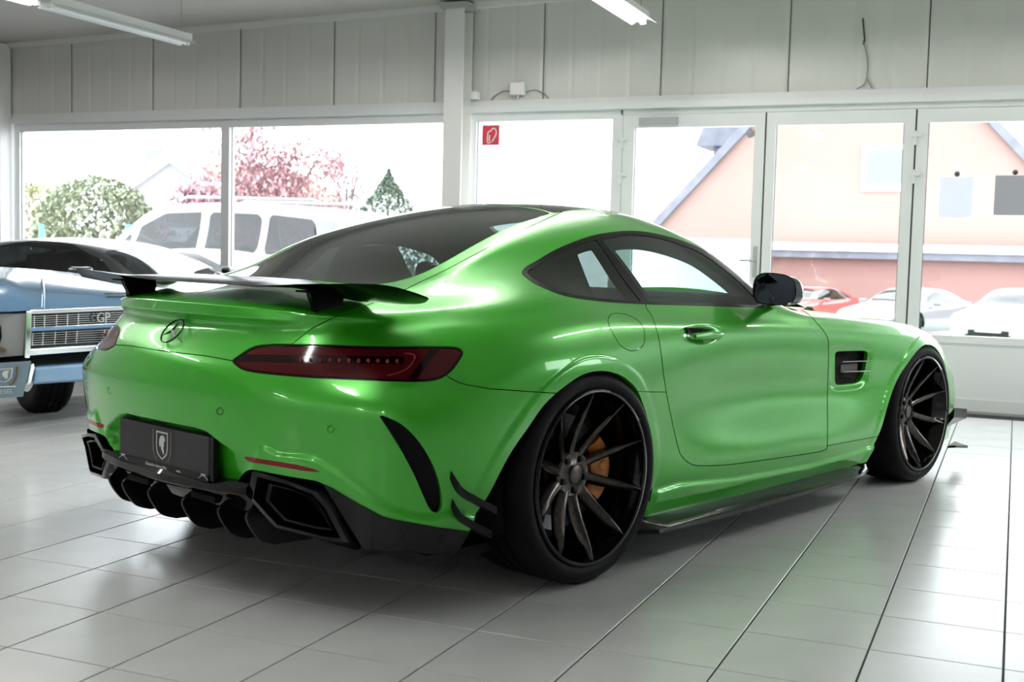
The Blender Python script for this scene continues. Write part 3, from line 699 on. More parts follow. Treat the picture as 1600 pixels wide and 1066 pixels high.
        for (u0, v0), (u1, v1) in (((1313,566.5),(1357,565.5)), ((1314,582.5),(1355,581))):
            a = gpt(S, u0, v0, 'vent'); b = gpt(S, min(u1, 1353), v1, 'vent'); b = b+(b-a)*((u1-min(u1, 1353))/40)
            n = np.array([0, -.006, 0]); w = np.array([0, -.012, .004]); flip = np.array((1, -sgn, 1))
            MB().prism(np.array([a+n, b+n*1.6, b+n+w, a+n+w*.6])*flip, (0, 0, .0035)).build('vent_fin', 'chrome', vent)
        a = gpt(S, 1316, 571, 'vent'); b = gpt(S, 1343, 580, 'vent')
        MB().box2(np.array([a[0], a[1]+.012, b[2]])*(1, -sgn, 1), np.array([b[0], a[1]+.006, a[2]])*(1, -sgn, 1)).build('vent_badge', 'cap_dark', vent)
        coupe_side(car, door, S, sgn)
    coupe_rear(car, hatch, S)
    coupe_cabin(car, S)
    for (x, z, R, rl, W_, y, lab, sg, name) in ((0, .350, .350, .2856, .315, .997, 0, -1, 'r'), (2.63, .338, .338, .2790, .275, .958, 0, -1, 'f'),
                                          (0, .350, .350, .2856, .315, .997, 0, 1, 'r'), (2.63, .338, .338, .2790, .275, .958, 0, 1, 'f')):
        coupe_wheel(car, (x, sg*y, z), R, rl, W_, sg, -1 if name == 'f' else 1)
    return car
def gpt(S, u, v, tag=None):
    """point of the cut surface seen at a pixel"""
    key = tag or 'all'
    if not hasattr(S, 'cache'): S.cache = {}
    if key not in S.cache:
        ids = np.unique(S.F[S.T == tag]) if tag else np.arange(len(S.V))
        S.cache[key] = (ids, carpix(S.V[ids]))
    ids, U = S.cache[key]; d = np.hypot(U[:, 0]-u, U[:, 1]-v); k = np.argsort(d)[:4]; w = 1/(d[k]+.05)
    y = (S.V[ids[k], 1]*w).sum()/w.sum()
    x = (S.V[ids[k], 0]*w).sum()/w.sum()
    n = (S.N[ids[k]]*w[:, None]).sum(0)
    return cary(u, v, y) if abs(n[1]) > abs(n[0]) else carx(u, v, x)
def coupe_wheel(car, c, R, rl, W_, sg, cal):
    """sg -1 right side, +1 left; local y grows inwards from the outer face"""
    k = -sg     # inward direction in car y
    w = bpy.data.objects.new('wheel', None); COL.objects.link(w); w.parent = car; w.location = c; w.empty_display_size = .1
    fl = lambda prof: [(r, h*k) for r, h in prof]
    tread = [(rl-.004, .016), (rl+.012, .003), (R-.035, .000), (R-.016, .008), (R-.005, .024), (R, .050)]
    for gpos in (.33, .5, .67):
        h = W_*gpos; tread += [(R, h-.006), (R-.007, h-.005), (R-.007, h+.005), (R, h+.006)]
    tread += [(R, W_-.05), (R-.005, W_-.024), (R-.016, W_-.008), (R-.035, W_), (rl+.012, W_-.003), (rl-.004, W_-.016)]
    MB().lathe(fl(tread), 128, 'y').build('tyre', 'tyre_rubber', w, 40)
    rim = [(rl+.001, .016), (rl+.002, .004), (rl-.002, .000), (rl-.010, .000), (rl-.013, .006), (rl-.016, .030), (rl-.026, .045), (rl-.030, .10), (rl-.045, .16), (rl-.045, W_-.03), (rl-.01, W_-.01)]
    MB().lathe(fl(rim), 128, 'y').build('rim', 'gloss_black', w, 50)
    # spokes
    rs = np.array([.040, .062, .10, .15, .20, .24, rl-.012]); hw = np.array([.0215, .0215, .0180, .0175, .0155, .0115, .0045])
    dep = np.array([.088, .086, .077, .058, .034, .016, .004]); m0 = None
    tt = np.linspace(0, 1, 15); ri = np.interp(tt, np.linspace(0, 1, 7), rs); hi = np.interp(ri, rs, hw); di = np.interp(ri, rs, dep)
    P = []
    for r, h, dd in zip(ri, hi, di):
        th = .010+.020*(1-r/rl)
        P.append([(r, -h*1.05, dd+.026), (r, -h*.45, dd+.007), (r, h*.30, dd), (r, h*.75, dd+.001), (r, h, dd+.007), (r, h*.9, dd+.016+th), (r, -h*.9, dd+.022+th)])
    P = np.array(P)
    for q in range(10):
        a = math.radians(92+36*q); ca, sa = math.cos(a), math.sin(a)
        Q = np.stack([P[..., 0]*ca-P[..., 1]*sa, P[..., 2]*k, P[..., 0]*sa+P[..., 1]*ca], -1)
        b = MB(); n = len(Q); b.grid(Q, closed_v=True); b.f.append(tuple(range(7))); b.f.append(tuple((n-1)*7+i for i in range(7)))
        b.build('spoke', 'spoke_metal', w, 35)
    MB().lathe(fl([(.0, .080), (.028, .080), (.031, .083), (.036, .086), (.072, .087), (.078, .094), (.078, .13), (.0, .13)]), 48, 'y').build('hub', 'spoke_metal', w, 30)
    MB().lathe(fl([(.0, .0745), (.027, .0745), (.031, .077), (.031, .084)]), 32, 'y').build('hub_cap', 'cap_dark', w, 40)
    for q in range(5):
        a = math.radians(56+72*q)
        MB().lathe(fl([(0, .078), (.006, .078), (.0105, .080), (.0115, .094)]), 14, 'y', (.056*math.cos(a), 0, .056*math.sin(a))).build('wheel_bolt', 'satin_black', w, 40)
    MB().lathe(fl([(.09, .150), (.192, .150), (.195, .153), (.195, .178), (.192, .181), (.09, .181)]), 72, 'y').build('brake_disc', 'disc_steel', w, 30)
    MB().lathe(fl([(0, .128), (.085, .128), (.092, .135), (.095, .175), (0, .175)]), 40, 'y').build('disc_bell', 'satin_black', w, 30)
    a0 = 0 if cal > 0 else math.pi; P = []; cs = 0 if cal > 0 else .022
    for a in np.linspace(-.62, .62, 15):
        e = .85+.15*math.cos(a*2.2); ca, sa = math.cos(a0+a), math.sin(a0+a)
        P.append([(r*ca, h*k, r*sa) for r, h in ((.128, .118-cs), (.150, .100-cs), (.195*e+.01, .100-cs), (.222*e, .118-cs), (.222*e, .205), (.128, .205))])
    b = MB(); b.grid(P, closed_v=True); n = len(P); b.f.append(tuple(range(6))); b.f.append(tuple((n-1)*6+i for i in range(6)))
    cal_o = b.build('brake_caliper', 'caliper_gold', w, 40)
    for a in (-.35, .05, .4):
        ca, sa = math.cos(a0+a), math.sin(a0+a)
        MB().lathe(fl([(0, .094), (.016, .094), (.020, .098), (.020, .11)]), 16, 'y', (.168*ca, 0, .168*sa)).build('caliper_piston', 'caliper_gold', w, 40)
    for a in (2.3, 3.6, 4.4):
        MB().box((.17*math.cos(a), .145*k, .17*math.sin(a)), (.045, .006, .055), R=np.array([[math.cos(a), 0, -math.sin(a)], [0, 1, 0], [math.sin(a), 0, math.cos(a)]])).build('disc_bracket', 'bracket_steel', w)
    # dark well behind the wheel
    prof = []
    for a in np.linspace(-.35, math.pi+.35, 40):
        rr = .395 if cal > 0 else .385
        prof.append([(c[0]+rr*math.cos(a), c[1]+h*k, c[2]+rr*math.sin(a)) for h in (.045, .10, .30, .42)])
    MB().grid(prof).build('wheel_well', 'matte_black', car, 60)
def coupe_side(car, door, S, sg):
    fl = np.array((1, -sg, 1))        # data is for the right side (y<0)
    # door handle: black pocket and green pull
    c = gpt(S, 1085, 516, 'door'); n = np.array([0, -1, 0])
    pk = [gpt(S, u, v, 'door') for u, v in ((1069,512),(1078,512.5),(1100,514),(1112,515),(1098,518),(1080,521),(1072,521))]
    pk = [p+n*.010 for p in pk]
    MB().prism(np.array(pk)*fl, np.array([0, .012, 0])*fl).build('handle_pocket', 'matte_black', door)
    a, b = gpt(S, 1076, 525.5, 'door'), gpt(S, 1127, 521.5, 'door'); a[1] = b[1] = min(a[1], b[1])-.004
    path = [a+(b-a)*t+np.array([0, -.020*math.sin(math.pi*(.15+.85*t))**.6, 0]) for t in np.linspace(0, 1, 14)]
    rings = []
    for i, p in enumerate(path):
        t = i/13; h = .006+.008*math.sin(math.pi*min(1, t*1.05+.05)); w = .008
        rings.append([p+np.array([0, -w*math.cos(q), h*math.sin(q)]) for q in np.linspace(0, 2*math.pi, 12, endpoint=False)])
    bm = MB(); bm.grid(np.array(rings)*fl, closed_v=True); bm.f.append(tuple(range(12))); bm.f.append(tuple(13*12+i for i in range(12)))
    bm.build('door_handle', 'car_green', door, 60)
    # door mirror
    mc = cary(1219, 453, -.985); rings = []
    for i, t in enumerate(np.linspace(0, 1, 10)):        # from the glass (rear) to the nose (front)
        x = mc[0]-.045+.135*t; s = (1-.12*t)*math.sqrt(max(0.0, 1-(max(0, t-.35)/.66)**2.2)); s = max(s, .02)
        ring = []
        for q in np.linspace(0, 2*math.pi, 24, endpoint=False):
            cy_, cz_ = math.cos(q), math.sin(q); e = .62
            yy = abs(cy_)**e*math.copysign(1, cy_); zz = abs(cz_)**e*math.copysign(1, cz_)
            ring.append((x+.02*yy*s, mc[1]-.084*yy*s*(1-.10*max(0, zz)), mc[2]+(.060*zz*s-.008*t)+.010*(1-yy)*s*.5*(1 if zz > 0 else 0)))
        rings.append(ring)
    bm = MB(); bm.grid(np.array(rings)*fl, closed_v=True); bm.f.append(tuple(9*24+i for i in range(24)))
    mir = bm.build('door_mirror', 'gloss_black', car, 50); mir['label'] = 'gloss black door mirror'
    gl = np.array(rings[0]); gc = gl.mean(0); gl2 = gc+(gl-gc)*.93; gl2[:, 0] += .006
    MB().add(np.vstack([gl, gl2])*fl, [(i, (i+1) % 24, 24+(i+1) % 24, 24+i) for i in range(24)]).build('mirror_frame', 'gloss_black', mir)
    MB().add(gl2*fl, [tuple(range(24))]).build('mirror_glass', 'mirror_dark', mir)
    foot = gpt(S, 1206, 481, 'door'); foot[1] += .02
    MB().tube(np.array([foot+np.array([0, .02, -.004]), foot+np.array([0, -.02, .012]), (mc[0]+.03, mc[1]+.05, mc[2]-.045)])*fl, [.020, .018, .022], 10).build('mirror_foot', 'gloss_black', mir, 50)
    # black blade under the sill
    xs = np.linspace(.30, 2.08, 24); P = []
    for x in xs:
        e = min(1, (x-.30)/.05+.15); e2 = min(1, (2.08-x)/.25+.25); o = .93+.062*min(e, e2); zz = .104+.018*abs((x-.9)/1.2)**1.6
        P.append([(x, -.895, .160), (x, -.93, .150), (x, -o+.006, zz+.006), (x, -o, zz+.012), (x, -o-.002, zz-.002), (x, -.90, zz-.004)])
    bm = MB(); bm.grid(np.array(P)*fl, closed_v=True); bm.f.append(tuple(range(6))); bm.f.append(tuple(23*6+i for i in range(6)))
    bm.build('skirt_blade', 'gloss_black', car, 30)['label'] = 'gloss black blade under the sill'
    # two canards on the bumper corner
    for pts in (((704,742),(718,766),(742,781),(781,796)), ((706,786),(717,807),(738,820),(768,833))):
        pp = [gpt(S, u, v, 'bumper') if u < 765 else None for u, v in pts]
        pp[3] = pp[2]+(pp[2]-pp[1])*np.array([1.15, 1, 1.0])*1.15 if pp[3] is None else pp[3]
        pp = spline(pp, sub=6); P = []
        for i, p in enumerate(pp):
            t = i/(len(pp)-1); o = .030*min(1, t*4+.15)
            P.append([p+np.array([.004, .015, .014]), p+np.array([-.35*o, -o*.7, .013]), p+np.array([-.35*o, -o*.7, -.009]), p+np.array([0, .015, -.014])])
        bm = MB(); bm.grid(np.array(P)*fl, closed_v=True); n = len(P); bm.f.append(tuple(range(4))); bm.f.append(tuple((n-1)*4+i for i in range(4)))
        bm.build('canard', 'satin_black', car, 30)
    # front canards and splitter end
    for z0, z1, x0, yo in ((.27, .33, 3.08, .05), (.12, .13, 3.12, .05)):
        P = [np.array(p) for p in ((x0, -.885, z0), (x0-.02, -.885-yo, z1), (x0+.16, -.90-yo*.6, z1-.02), (x0+.26, -.82, z0-.01))]
        MB().prism(np.array(P)*fl, (0, 0, -.012 if z0 < .2 else -.05)).build('front_canard', 'gloss_black', car)
def coupe_rear(car, hatch, S):
    tail = lambda y: float(np.interp(abs(y), [0, .28, .40, .53, .74], [-.957, -.940, -.922, -.885, -.80]))
    # centre of the diffuser
    P = []
    for y in np.linspace(-.42, .42, 43):
        t = tail(y); dz = .012*(abs(y)/.42)**2
        P.append([(t+.03, y, .352+dz), (t-.004, y, .350+dz), (t-.016, y, .338+dz), (t-.017, y, .318+dz), (t-.008, y, .308+dz), (t+.02, y, .300), (t+.035, y, .268), (t+.055, y, .250), (t+.40, y, .165), (t+.42, y, .19)])
    dif = MB().grid(P).build('diffuser', 'gloss_black', car, 35); dif['label'] = 'gloss black rear diffuser with fins'
    for y in (-.40, -.28, -.10, .10, .28, .40):
        t = tail(y)+.004
        prof = spline([(t+.03, .285), (t, .262), (t+.012, .225), (t+.05, .178), (t+.10, .158)], sub=5)
        poly = [(x, z) for x, z in prof]+[(t+.40, .145), (t+.42, .19), (t+.2, .25)]
        MB().prism([(x, y-.006, z) for x, z in poly], (0, .012, 0)).build('diffuser_fin', 'satin_black', dif)
    for y in (-.19, .19):
        t = tail(y); MB().box((t+.024, y, .286), (.02, .13, .020)).build('diffuser_slot', 'matte_black', dif)
    # exhaust surrounds
    for sg in (1, -1):
        m = np.array((1, sg, 1))
        A = np.array([(-.938,-.456,.404), (-.905,-.57,.392), (-.873,-.676,.369), (-.845,-.705,.325), (-.806,-.742,.222), (-.835,-.68,.222), (-.882,-.496,.236), (-.915,-.40,.318)])
        c = A.mean(0); ins = lambda f, dx: (c+(A-c)*f)+np.array([dx, 0, 0])
        O0, O1, I0, I1 = ins(1.0, .0), ins(1.0, .06), ins(.86, -.004), ins(.80, .05)
        bm = MB(); bm.grid(np.array([ins(1.05, .16), ins(1.03, .02), O0, I0, I1, ins(.78, .16)])*m, closed_v=True)
        fr = bm.build('exhaust_surround', 'gloss_black', car, 35)
        T0, T1 = ins(.66, .005), ins(.60, .008)
        bm = MB(); bm.grid(np.array([ins(.66, .15), T0, T1, ins(.58, .15)])*m, closed_v=True)
        bm.build('exhaust_tip', 'satin_black', fr, 40)
        MB().add(ins(.80, .13)*m, [tuple(range(8))]).build('exhaust_floor', 'matte_black', fr)
    # licence plate
    px = -.953
    MB().box((px+.018, 0, .413), (.018, .522, .152)).build('plate_mount', 'satin_black', car)
    MB().box((px+.008, -.018, .418), (.020, .53, .135)).build('plate_bracket', 'satin_black', car)
    pl = MB().box((px, 0, .417), (.008, .52, .135)).build('licence_plate', 'plate_black', car); bevel(pl, .003); pl['label'] = 'black dealer plate with a helmet crest'
    MB().box((px-.001, 0, .357), (.010, .524, .022)).build('plate_strip', 'satin_black', pl)
    F0 = px-.0045
    def plate_poly(name, pts, m, dx=.0006):
        MB().prism([(F0, -y, z) for y, z in pts], (-dx, 0, 0)).build(name, m, pl)
    sh = [(-.034,.470),(.034,.470),(.034,.418),(.029,.399),(.015,.388),(0,.380),(-.015,.388),(-.029,.399),(-.034,.418)]
    inn = [(y*.86, .425+(z-.425)*.89) for y, z in sh]
    bm = MB(); n = len(sh); bm.add([(F0-.0006, -y, z) for y, z in sh+inn], [(i, (i+1) % n, n+(i+1) % n, n+i) for i in range(n)]); bm.build('crest_border', 'plate_silver', pl)
    plate_poly('crest_helmet', [(-.008,.455),(.000,.459),(.011,.456),(.018,.447),(.016,.440),(.010,.437),(.012,.426),(.008,.420),(.012,.407),(.010,.396),(.003,.404),(-.004,.415),(-.006,.424),(-.014,.420),(-.017,.432),(-.015,.445)], 'plate_silver')
    for sg in (-1, 1):
        path = spline([(sg*.052, .474), (sg*.052, .44), (sg*.051, .41), (sg*.044, .390), (sg*.030, .376)], sub=5)
        bm = MB(); L_ = [(F0-.0006, -(y-.004), z) for y, z in path]; R_ = [(F0-.0006, -(y+.004), z) for y, z in path]
        bm.grid([L_, R_]); bm.build('crest_laurel', 'plate_gold', pl)
    text_obj('Klassische Automobile', .0150, (F0-.0018, .095, .3525), pl, 'plate_white', 'plate_lettering', sx=.9)
    text_obj('WESEL', .008, (F0-.0018, -.085, .3535), pl, 'plate_white', 'plate_lettering')
    for y0 in (.235, -.235):
        MB().tube([(F0-.002, y0+.025-.05*t, .352+.011*math.sin(math.pi*t)) for t in np.linspace(0, 1, 8)], .0009, 4).build('plate_swoosh', 'plate_silver', pl)
        MB().box((F0-.0016, y0, .3665), (.001, .026, .003)).build('plate_mark', 'plate_silver', pl)
    MB().box((-.951, .01, .505), (.02, .07, .012)).build('reversing_camera', 'matte_black', car)
    # star emblem on the lid
    c = gpt(S, 263, 518, 'hatch'); c[1] = 0; nrm = np.array([-.766, 0, .643]); up = np.array([.643, 0, .766]); rt = np.array([0, -1, 0])
    # the lid face here leans forward going up
    r = .046; c = c+nrm*.006; ring = [c+r*(math.cos(a)*rt+math.sin(a)*up) for a in np.linspace(0, 2*math.pi, 41)]
    em = MB().tube(ring, .0030, 8, cap=False).build('star_emblem', 'gloss_black', car, 60); em['label'] = 'black three-pointed star in a ring'
    for q in range(3):
        a = math.pi/2+q*2*math.pi/3; d = math.cos(a)*rt+math.sin(a)*up; s_ = -math.sin(a)*rt+math.cos(a)*up
        MB().add([c+nrm*.005, c+s_*.008+d*.006, c+d*r, c-s_*.008+d*.006, c-nrm*.003], [(0, 1, 2), (0, 2, 3), (4, 2, 1), (4, 3, 2)]).build('star_point', 'chrome' if q == 2 else 'gloss_black', em)
    # rear wing
    secs = [(0,-.835,.944,-.60,.958),(.30,-.835,.945,-.60,.957),(.42,-.834,.951,-.615,.944),(.49,-.833,.955,-.615,.922),(.56,-.832,.959,-.612,.906),(.75,-.822,.967,-.62,.905),(.84,-.800,.969,-.645,.911),(.89,-.780,.963,-.668,.917),(.93,-.756,.952,-.695,.924),(.955,-.727,.938,-.715,.931)]
    ys = [-s[0] for s in secs[::-1]]+[s[0] for s in secs[1:]]; D = np.array([s[1:] for s in secs[::-1]]+[s[1:] for s in secs[1:]])
    yy = np.linspace(-.957, .957, 91); P = []
    for y in yy:
        tx, tz, lx, lz = (np.interp(y, ys, D[:, q]) for q in range(4)); th = .022*(1-(abs(y)/.96)**6)+.004; ring = []
        for t in list(np.linspace(0, 1, 9))+list(np.linspace(1, 0, 9)[1:-1]):
            upper = len(ring) < 9; q = math.sqrt(max(0, t*(1-t)))*2*(1-.45*(1-t))
            ring.append((tx+(lx-tx)*t, y, tz+(lz-tz)*t+(th*.55*q if upper else -th*.45*q)))
        P.append(ring)
    bm = MB(); bm.grid(P, closed_v=True); n = len(P[0]); bm.f.append(tuple(range(n))); bm.f.append(tuple((len(P)-1)*n+i for i in range(n)))
    wing = bm.build('rear_wing', 'wing_black', car, 50); wing['label'] = 'gloss black rear wing with drooped ends'
    for sg in (1, -1):
        y = -.527*sg; prof = spline([(-.783, .850), (-.776, .885), (-.790, .915), (-.797, .938)], sub=5); pr2 = spline([(-.660, .935), (-.672, .90), (-.670, .858)], sub=5)
        MB().prism([(x, y-.011, z) for x, z in list(prof)+list(pr2)], (0, .022, 0)).build('wing_strut', 'wing_black', wing)
        MB().box((-.735, y, .936), (.17, .06, .006)).build('strut_flange', 'wing_black', wing)
def coupe_cabin(car, S):
    # dark lining inside the glazed part of the shell, reaching a little over the edges of the panes
    up = Surf.__new__(Surf); k = np.isin(S.T, ['body', 'roof', 'hatch', 'trim', 'door', 'glass_d', 'glass_q']); up.V = S.V.copy(); up.N = S.N.copy(); up.F = S.F[k].copy(); up.T = S.T[k].copy()
    gd, gq = gpix(WIN_D), gpix(WIN_Q); al = ['body', 'roof', 'hatch', 'trim']
    up.cut(lambda V: gd(V)+np.where(V[:, 2] > .93, 15.0, 1.0), 0, ['glass_d'], inside='', outside='body')
    up.cut(lambda V: np.maximum(gq(V)+7, 905+(carpix(V)[:, 1]-385)*.42-carpix(V)[:, 0]), 0, ['glass_q'], inside='', outside='body')
    up.cut(lambda V: V[:, 2]-.86, 0, al, inside='')
    up.cut(lambda V: V[:, 2]-.72, 0, ['door'], inside=''); al.append('door')
    up.cut(lambda V: 1.6-V[:, 0], 0, al, inside='')
    up.cut(lambda V: V[:, 0]+.55, 0, al, inside='')
    surf_obj('cabin_lining', up.extract(al, 0, lift=-.026, both=True), 'dark_cabin', car)
    MB().box2((-.55, -.80, .12), (1.9, .80, .15)).build('cabin_floor', 'dark_cabin', car)
    MB().box2((-.66, -.60, .15), (-.64, .60, .62)).build('rear_bulkhead', 'matte_black', car)
    MB().grid([[(-.52, -.62, .90), (-.52, .62, .90)], [(.05, -.66, .86), (.05, .66, .86)], [(.22, -.70, .80), (.22, .70, .80)], [(.25, -.72, .2), (.25, .72, .2)]]).build('parcel_shelf', 'dark_cabin', car)
    for sg in (-1, 1):
        MB().box2((.1, sg*.76, .15), (1.9, sg*.82, .80)).build('door_card', 'dark_cabin', car)
    P = []
    for y in np.linspace(-.78, .78, 14): P.append([(1.74, y, .86), (1.50, y, .915), (1.30, y, .91), (1.22, y, .84), (1.30, y, .60), (1.5, y, .3)])
    MB().grid(P).build('dashboard', 'dark_cabin', car, 40)
    MB().box2((.25, -.14, .15), (1.35, .14, .55)).build('centre_tunnel', 'dark_cabin', car)
    for sg in (-1, 1):
        y0 = .37*sg; s = bpy.data.objects.new('seat', None); COL.objects.link(s); s.parent = car
        prof = [(.30, .42), (.36, .75), (.37, .92), (.38, 1.06)]
        P = []
        for (x, z), w in zip(spline([(.58, .32), (.44, .36), (.36, .55), (.30, .78), (.26, .93), (.24, 1.03), (.245, 1.075)], sub=4), np.interp(np.linspace(0, 1, 25), [0, .2, .45, .62, .75, .86, 1], [.26, .26, .25, .22, .15, .125, .07])):
            P.append([(x-.04, y0-w, z), (x+.05, y0-w*.92, z+.01), (x+.075, y0, z+.012), (x+.05, y0+w*.92, z+.01), (x-.04, y0+w, z), (x-.06, y0, z)])
        bm = MB(); bm.grid(P, closed_v=True); bm.f.append(tuple(range(6))); bm.f.append(tuple((len(P)-1)*6+i for i in range(6)))
        bm.build('backrest', 'seat_leather', s, 60)
        bevel(MB().box((.72, y0, .30), (.48, .48, .14)).build('cushion', 'seat_leather', s), .04, 3)
    rr = [np.array((1.10, .37, .74))+.18*(math.cos(a)*np.array((0, 1, 0))+math.sin(a)*np.array((.38, 0, .92))) for a in np.linspace(0, 2*math.pi, 33)]
    sw = MB().tube(rr, .015, 8, cap=False).build('steering_wheel', 'seat_leather', car, 60)
    MB().tube([(1.10, .37, .74), (1.32, .37, .66)], .04, 10).build('steering_column', 'dark_cabin', car, 60)
    MB().box((1.10, .37, .74), (.03, .30, .05)).build('wheel_spoke', 'seat_leather', sw)
    bevel(MB().box((1.02, 0, 1.165), (.03, .24, .065)).build('inner_mirror', 'dark_cabin', car), .012, 3)
    MB().box((1.12, 0, 1.17), (.09, .11, .09)).build('mirror_mount', 'dark_cabin', car)
    # underside
    MB().box2((-.42, -.55, .13), (3.2, .55, .16)).build('underbody', 'matte_black', car)
    MB().box2((.42, -.88, .14), (2.05, .88, .17)).build('sill_floor', 'matte_black', car)
def text_obj(txt, size, loc, parent, m, name, sx=1.0, R=None):
    cu = bpy.data.curves.new(name, 'FONT'); cu.body = txt; cu.size = size; cu.extrude = .0003
    o = bpy.data.objects.new('tmp_text', cu); COL.objects.link(o)
    dg = bpy.context.evaluated_depsgraph_get(); me = bpy.data.meshes.new_from_object(o.evaluated_get(dg)); bpy.data.objects.remove(o)
    # default: reads from behind the car (text x -> -y, text y -> z)
    M = Matrix(((0, 0, -1, loc[0]), (-sx, 0, 0, loc[1]), (0, 1, 0, loc[2]), (0, 0, 0, 1))) if R is None else R
    me.transform(M); me.materials.clear()
    return obj(name, me, m, parent)
# ------------------------------------------------------------------ outside
mat('paving', (.46, .45, .44), .85, noise=(.8, (.52, .51, .49), .3, .7))
mat('brick_far', (.27, .175, .152), .85)
mat('brick_wall2', (.245, .135, .122), .85)
mat('fascia', (.85, .85, .86), .5)
mat('slate', (.10, .105, .13), .6, noise=(3, (.15, .155, .19), .3, .7))
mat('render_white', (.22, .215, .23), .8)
mat('roof_orange', (.20, .13, .09), .8)
mat('pane_far', (.14, .15, .19), .15)
mat('bark', (.16, .12, .10), .9)
mat('leaf_copper', (.30, .15, .165), .7, noise=(1.5, (.38, .22, .24), .3, .7))
mat('leaf_green', (.19, .22, .13), .7, noise=(1.5, (.26, .29, .19), .3, .7))
mat('leaf_yellow', (.32, .32, .16), .7)
mat('leaf_conifer', (.10, .14, .105), .7, noise=(2, (.16, .20, .15), .3, .7))
mat('leaf_blue', (.12, .14, .16), .7)
mat('fence_green', (.10, .28, .24), .6)
gz = lambda X: -.06-(max(X, 6.2)-6.2)*.031
struct(MB().add([(6.0, -60, -.04), (6.0, 60, -.04), (27, 60, gz(27)), (27, -60, gz(27)), (120, 60, gz(27)), (120, -60, gz(27))], [(0, 3, 2, 1), (3, 5, 4, 2)]).build('ground', 'paving'))
struct(MB().box2((-60, -60, -.25), (5.99, YR-.21, -.06)).build('ground_side', 'paving'))
def at(u, v, dist):
    r = ray(u, v); r = r/math.hypot(r[0], r[1]); return CAM+r*dist
# brick house with its gable to the yard; low annex in front
hx = 37.4; zg = gz(40)
apex = onX(1362, -2, hx); eL = onX(1025, 361, hx); eR = np.array([hx, 2*apex[1]-eL[1], eL[2]])
house = thing('brick_house', 'large brick house with a steep gable behind the parked cars', 'house', (hx, apex[1], zg))
o = np.array([hx, apex[1], zg])
poly = [np.array([hx, eL[1], zg])-o, np.array([hx, eR[1], zg])-o, eR-o, apex-o, eL-o]
MB().prism(poly, (9, 0, 0)).build('wall', 'brick_far', house)
for a, b in ((eL, apex), (eR, apex)):
    a, b = a-o, b-o; dv = (b-a)/np.linalg.norm(b-a); n = np.array([0, -dv[2], dv[1]]); n = n if n[2] > 0 else -n
    a2 = a-dv*.5
    MB().prism([a2+np.array([-.25, 0, 0]), b+np.array([-.25, 0, 0]), b+n*.28+np.array([-.25, 0, 0]), a2+n*.28+np.array([-.25, 0, 0])], (9.5, 0, 0)).build('roof_slope', 'slate', house)
def far_window(u0, v0, u1, v1, X, parent, o, base=None):
    a, b = onX(u0, v0, X)-o, onX(u1, v1, X)-o
    w = MB().box2((-.08, a[1], b[2]), (.02, b[1], a[2])).build('window', 'fascia', parent)
    k = .16
    MB().box2((-.10, a[1]-k, b[2]+k*1.4), (-.06, b[1]+k, a[2]-k)).build('pane', 'pane_far', w)
far_window(1348, 227, 1420, 299, hx, house, o)
hb = at(1135, 230, 46); MB().box2(np.array([hx+3, 8.2, zg+5.2])-o+np.array([0, 0, 0]), np.array([hx+4.6, 10.6, zg+8.4])-o).build('dormer_wall', 'slate', house)
dl, dr = onX(1092, 198, hx+3), onX(1185, 222, hx+3)
MB().prism(np.array([(hx+2.6, dl[1], dr[2]-.15), (hx+2.6, dr[1]-1.5, dr[2]-.15), (hx+2.6, dr[1]-1.5, dl[2]+.1), (hx+2.6, dl[1]-.3, dl[2]+.1)])-o, (2.4, 0, 0)).build('dormer_roof', 'slate', house)
ax = 34.3; a0, a1 = onX(1205, 401, ax), onX(1700, 409, ax); f0 = onX(1205, 381, ax)
an = thing('brick_annex', 'low flat-roofed brick building with a white fascia behind the parked cars', 'building', (ax, (a0[1]+a1[1])/2, gz(ax))); o2 = np.array([ax, (a0[1]+a1[1])/2, gz(ax)])
MB().box2(np.array([ax, a0[1], gz(ax)])-o2, np.array([ax+2.6, a1[1]-6, a0[2]])-o2).build('wall', 'brick_wall2', an)
MB().box2(np.array([ax-.35, a0[1]+.3, a0[2]])-o2, np.array([ax+2.6, a1[1]-6, a0[2]+.22])-o2).build('gutter', 'slate', an)
MB().box2(np.array([ax-.45, a0[1]+.4, a0[2]+.22])-o2, np.array([ax+2.6, a1[1]-6, f0[2]+.05])-o2).build('fascia_board', 'fascia', an)
wl = onX(1130, 400, 33.0)
lowwall = tag(MB().box2((33.0, a0[1]+.3, gz(33)), (33.4, a0[1]+9, f0[2]+.1)).build('white_garage', 'fascia'), 'white garage front between the brick house and the green car roof', 'garage')
# white house on the left
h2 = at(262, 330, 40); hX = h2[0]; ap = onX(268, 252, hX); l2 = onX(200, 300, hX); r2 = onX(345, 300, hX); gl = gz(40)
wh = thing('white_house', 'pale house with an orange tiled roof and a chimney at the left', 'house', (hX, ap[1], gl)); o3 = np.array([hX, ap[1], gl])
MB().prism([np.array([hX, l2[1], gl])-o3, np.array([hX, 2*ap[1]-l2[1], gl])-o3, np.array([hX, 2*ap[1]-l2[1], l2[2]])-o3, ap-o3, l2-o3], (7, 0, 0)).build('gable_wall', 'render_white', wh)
for s, w in ((l2, -1), (np.array([hX, 2*ap[1]-l2[1], l2[2]]), 1)):
    a, b = s-o3, ap-o3; dv = (b-a)/np.linalg.norm(b-a); n = np.array([0, -dv[2], dv[1]]); n = n if n[2] > 0 else -n
    MB().prism([a-dv*.4, b, b+n*.2, a-dv*.4+n*.2], (7.3, 0, 0)).build('roof_slope', 'roof_orange', wh)
    MB().prism([a-dv*.4+np.array([-.2, 0, 0]), b+np.array([-.2, 0, 0]), b+n*.35+np.array([-.2, 0, 0]), a-dv*.4+n*.35+np.array([-.2, 0, 0])], (.2, 0, 0)).build('barge_board', 'fascia', wh)
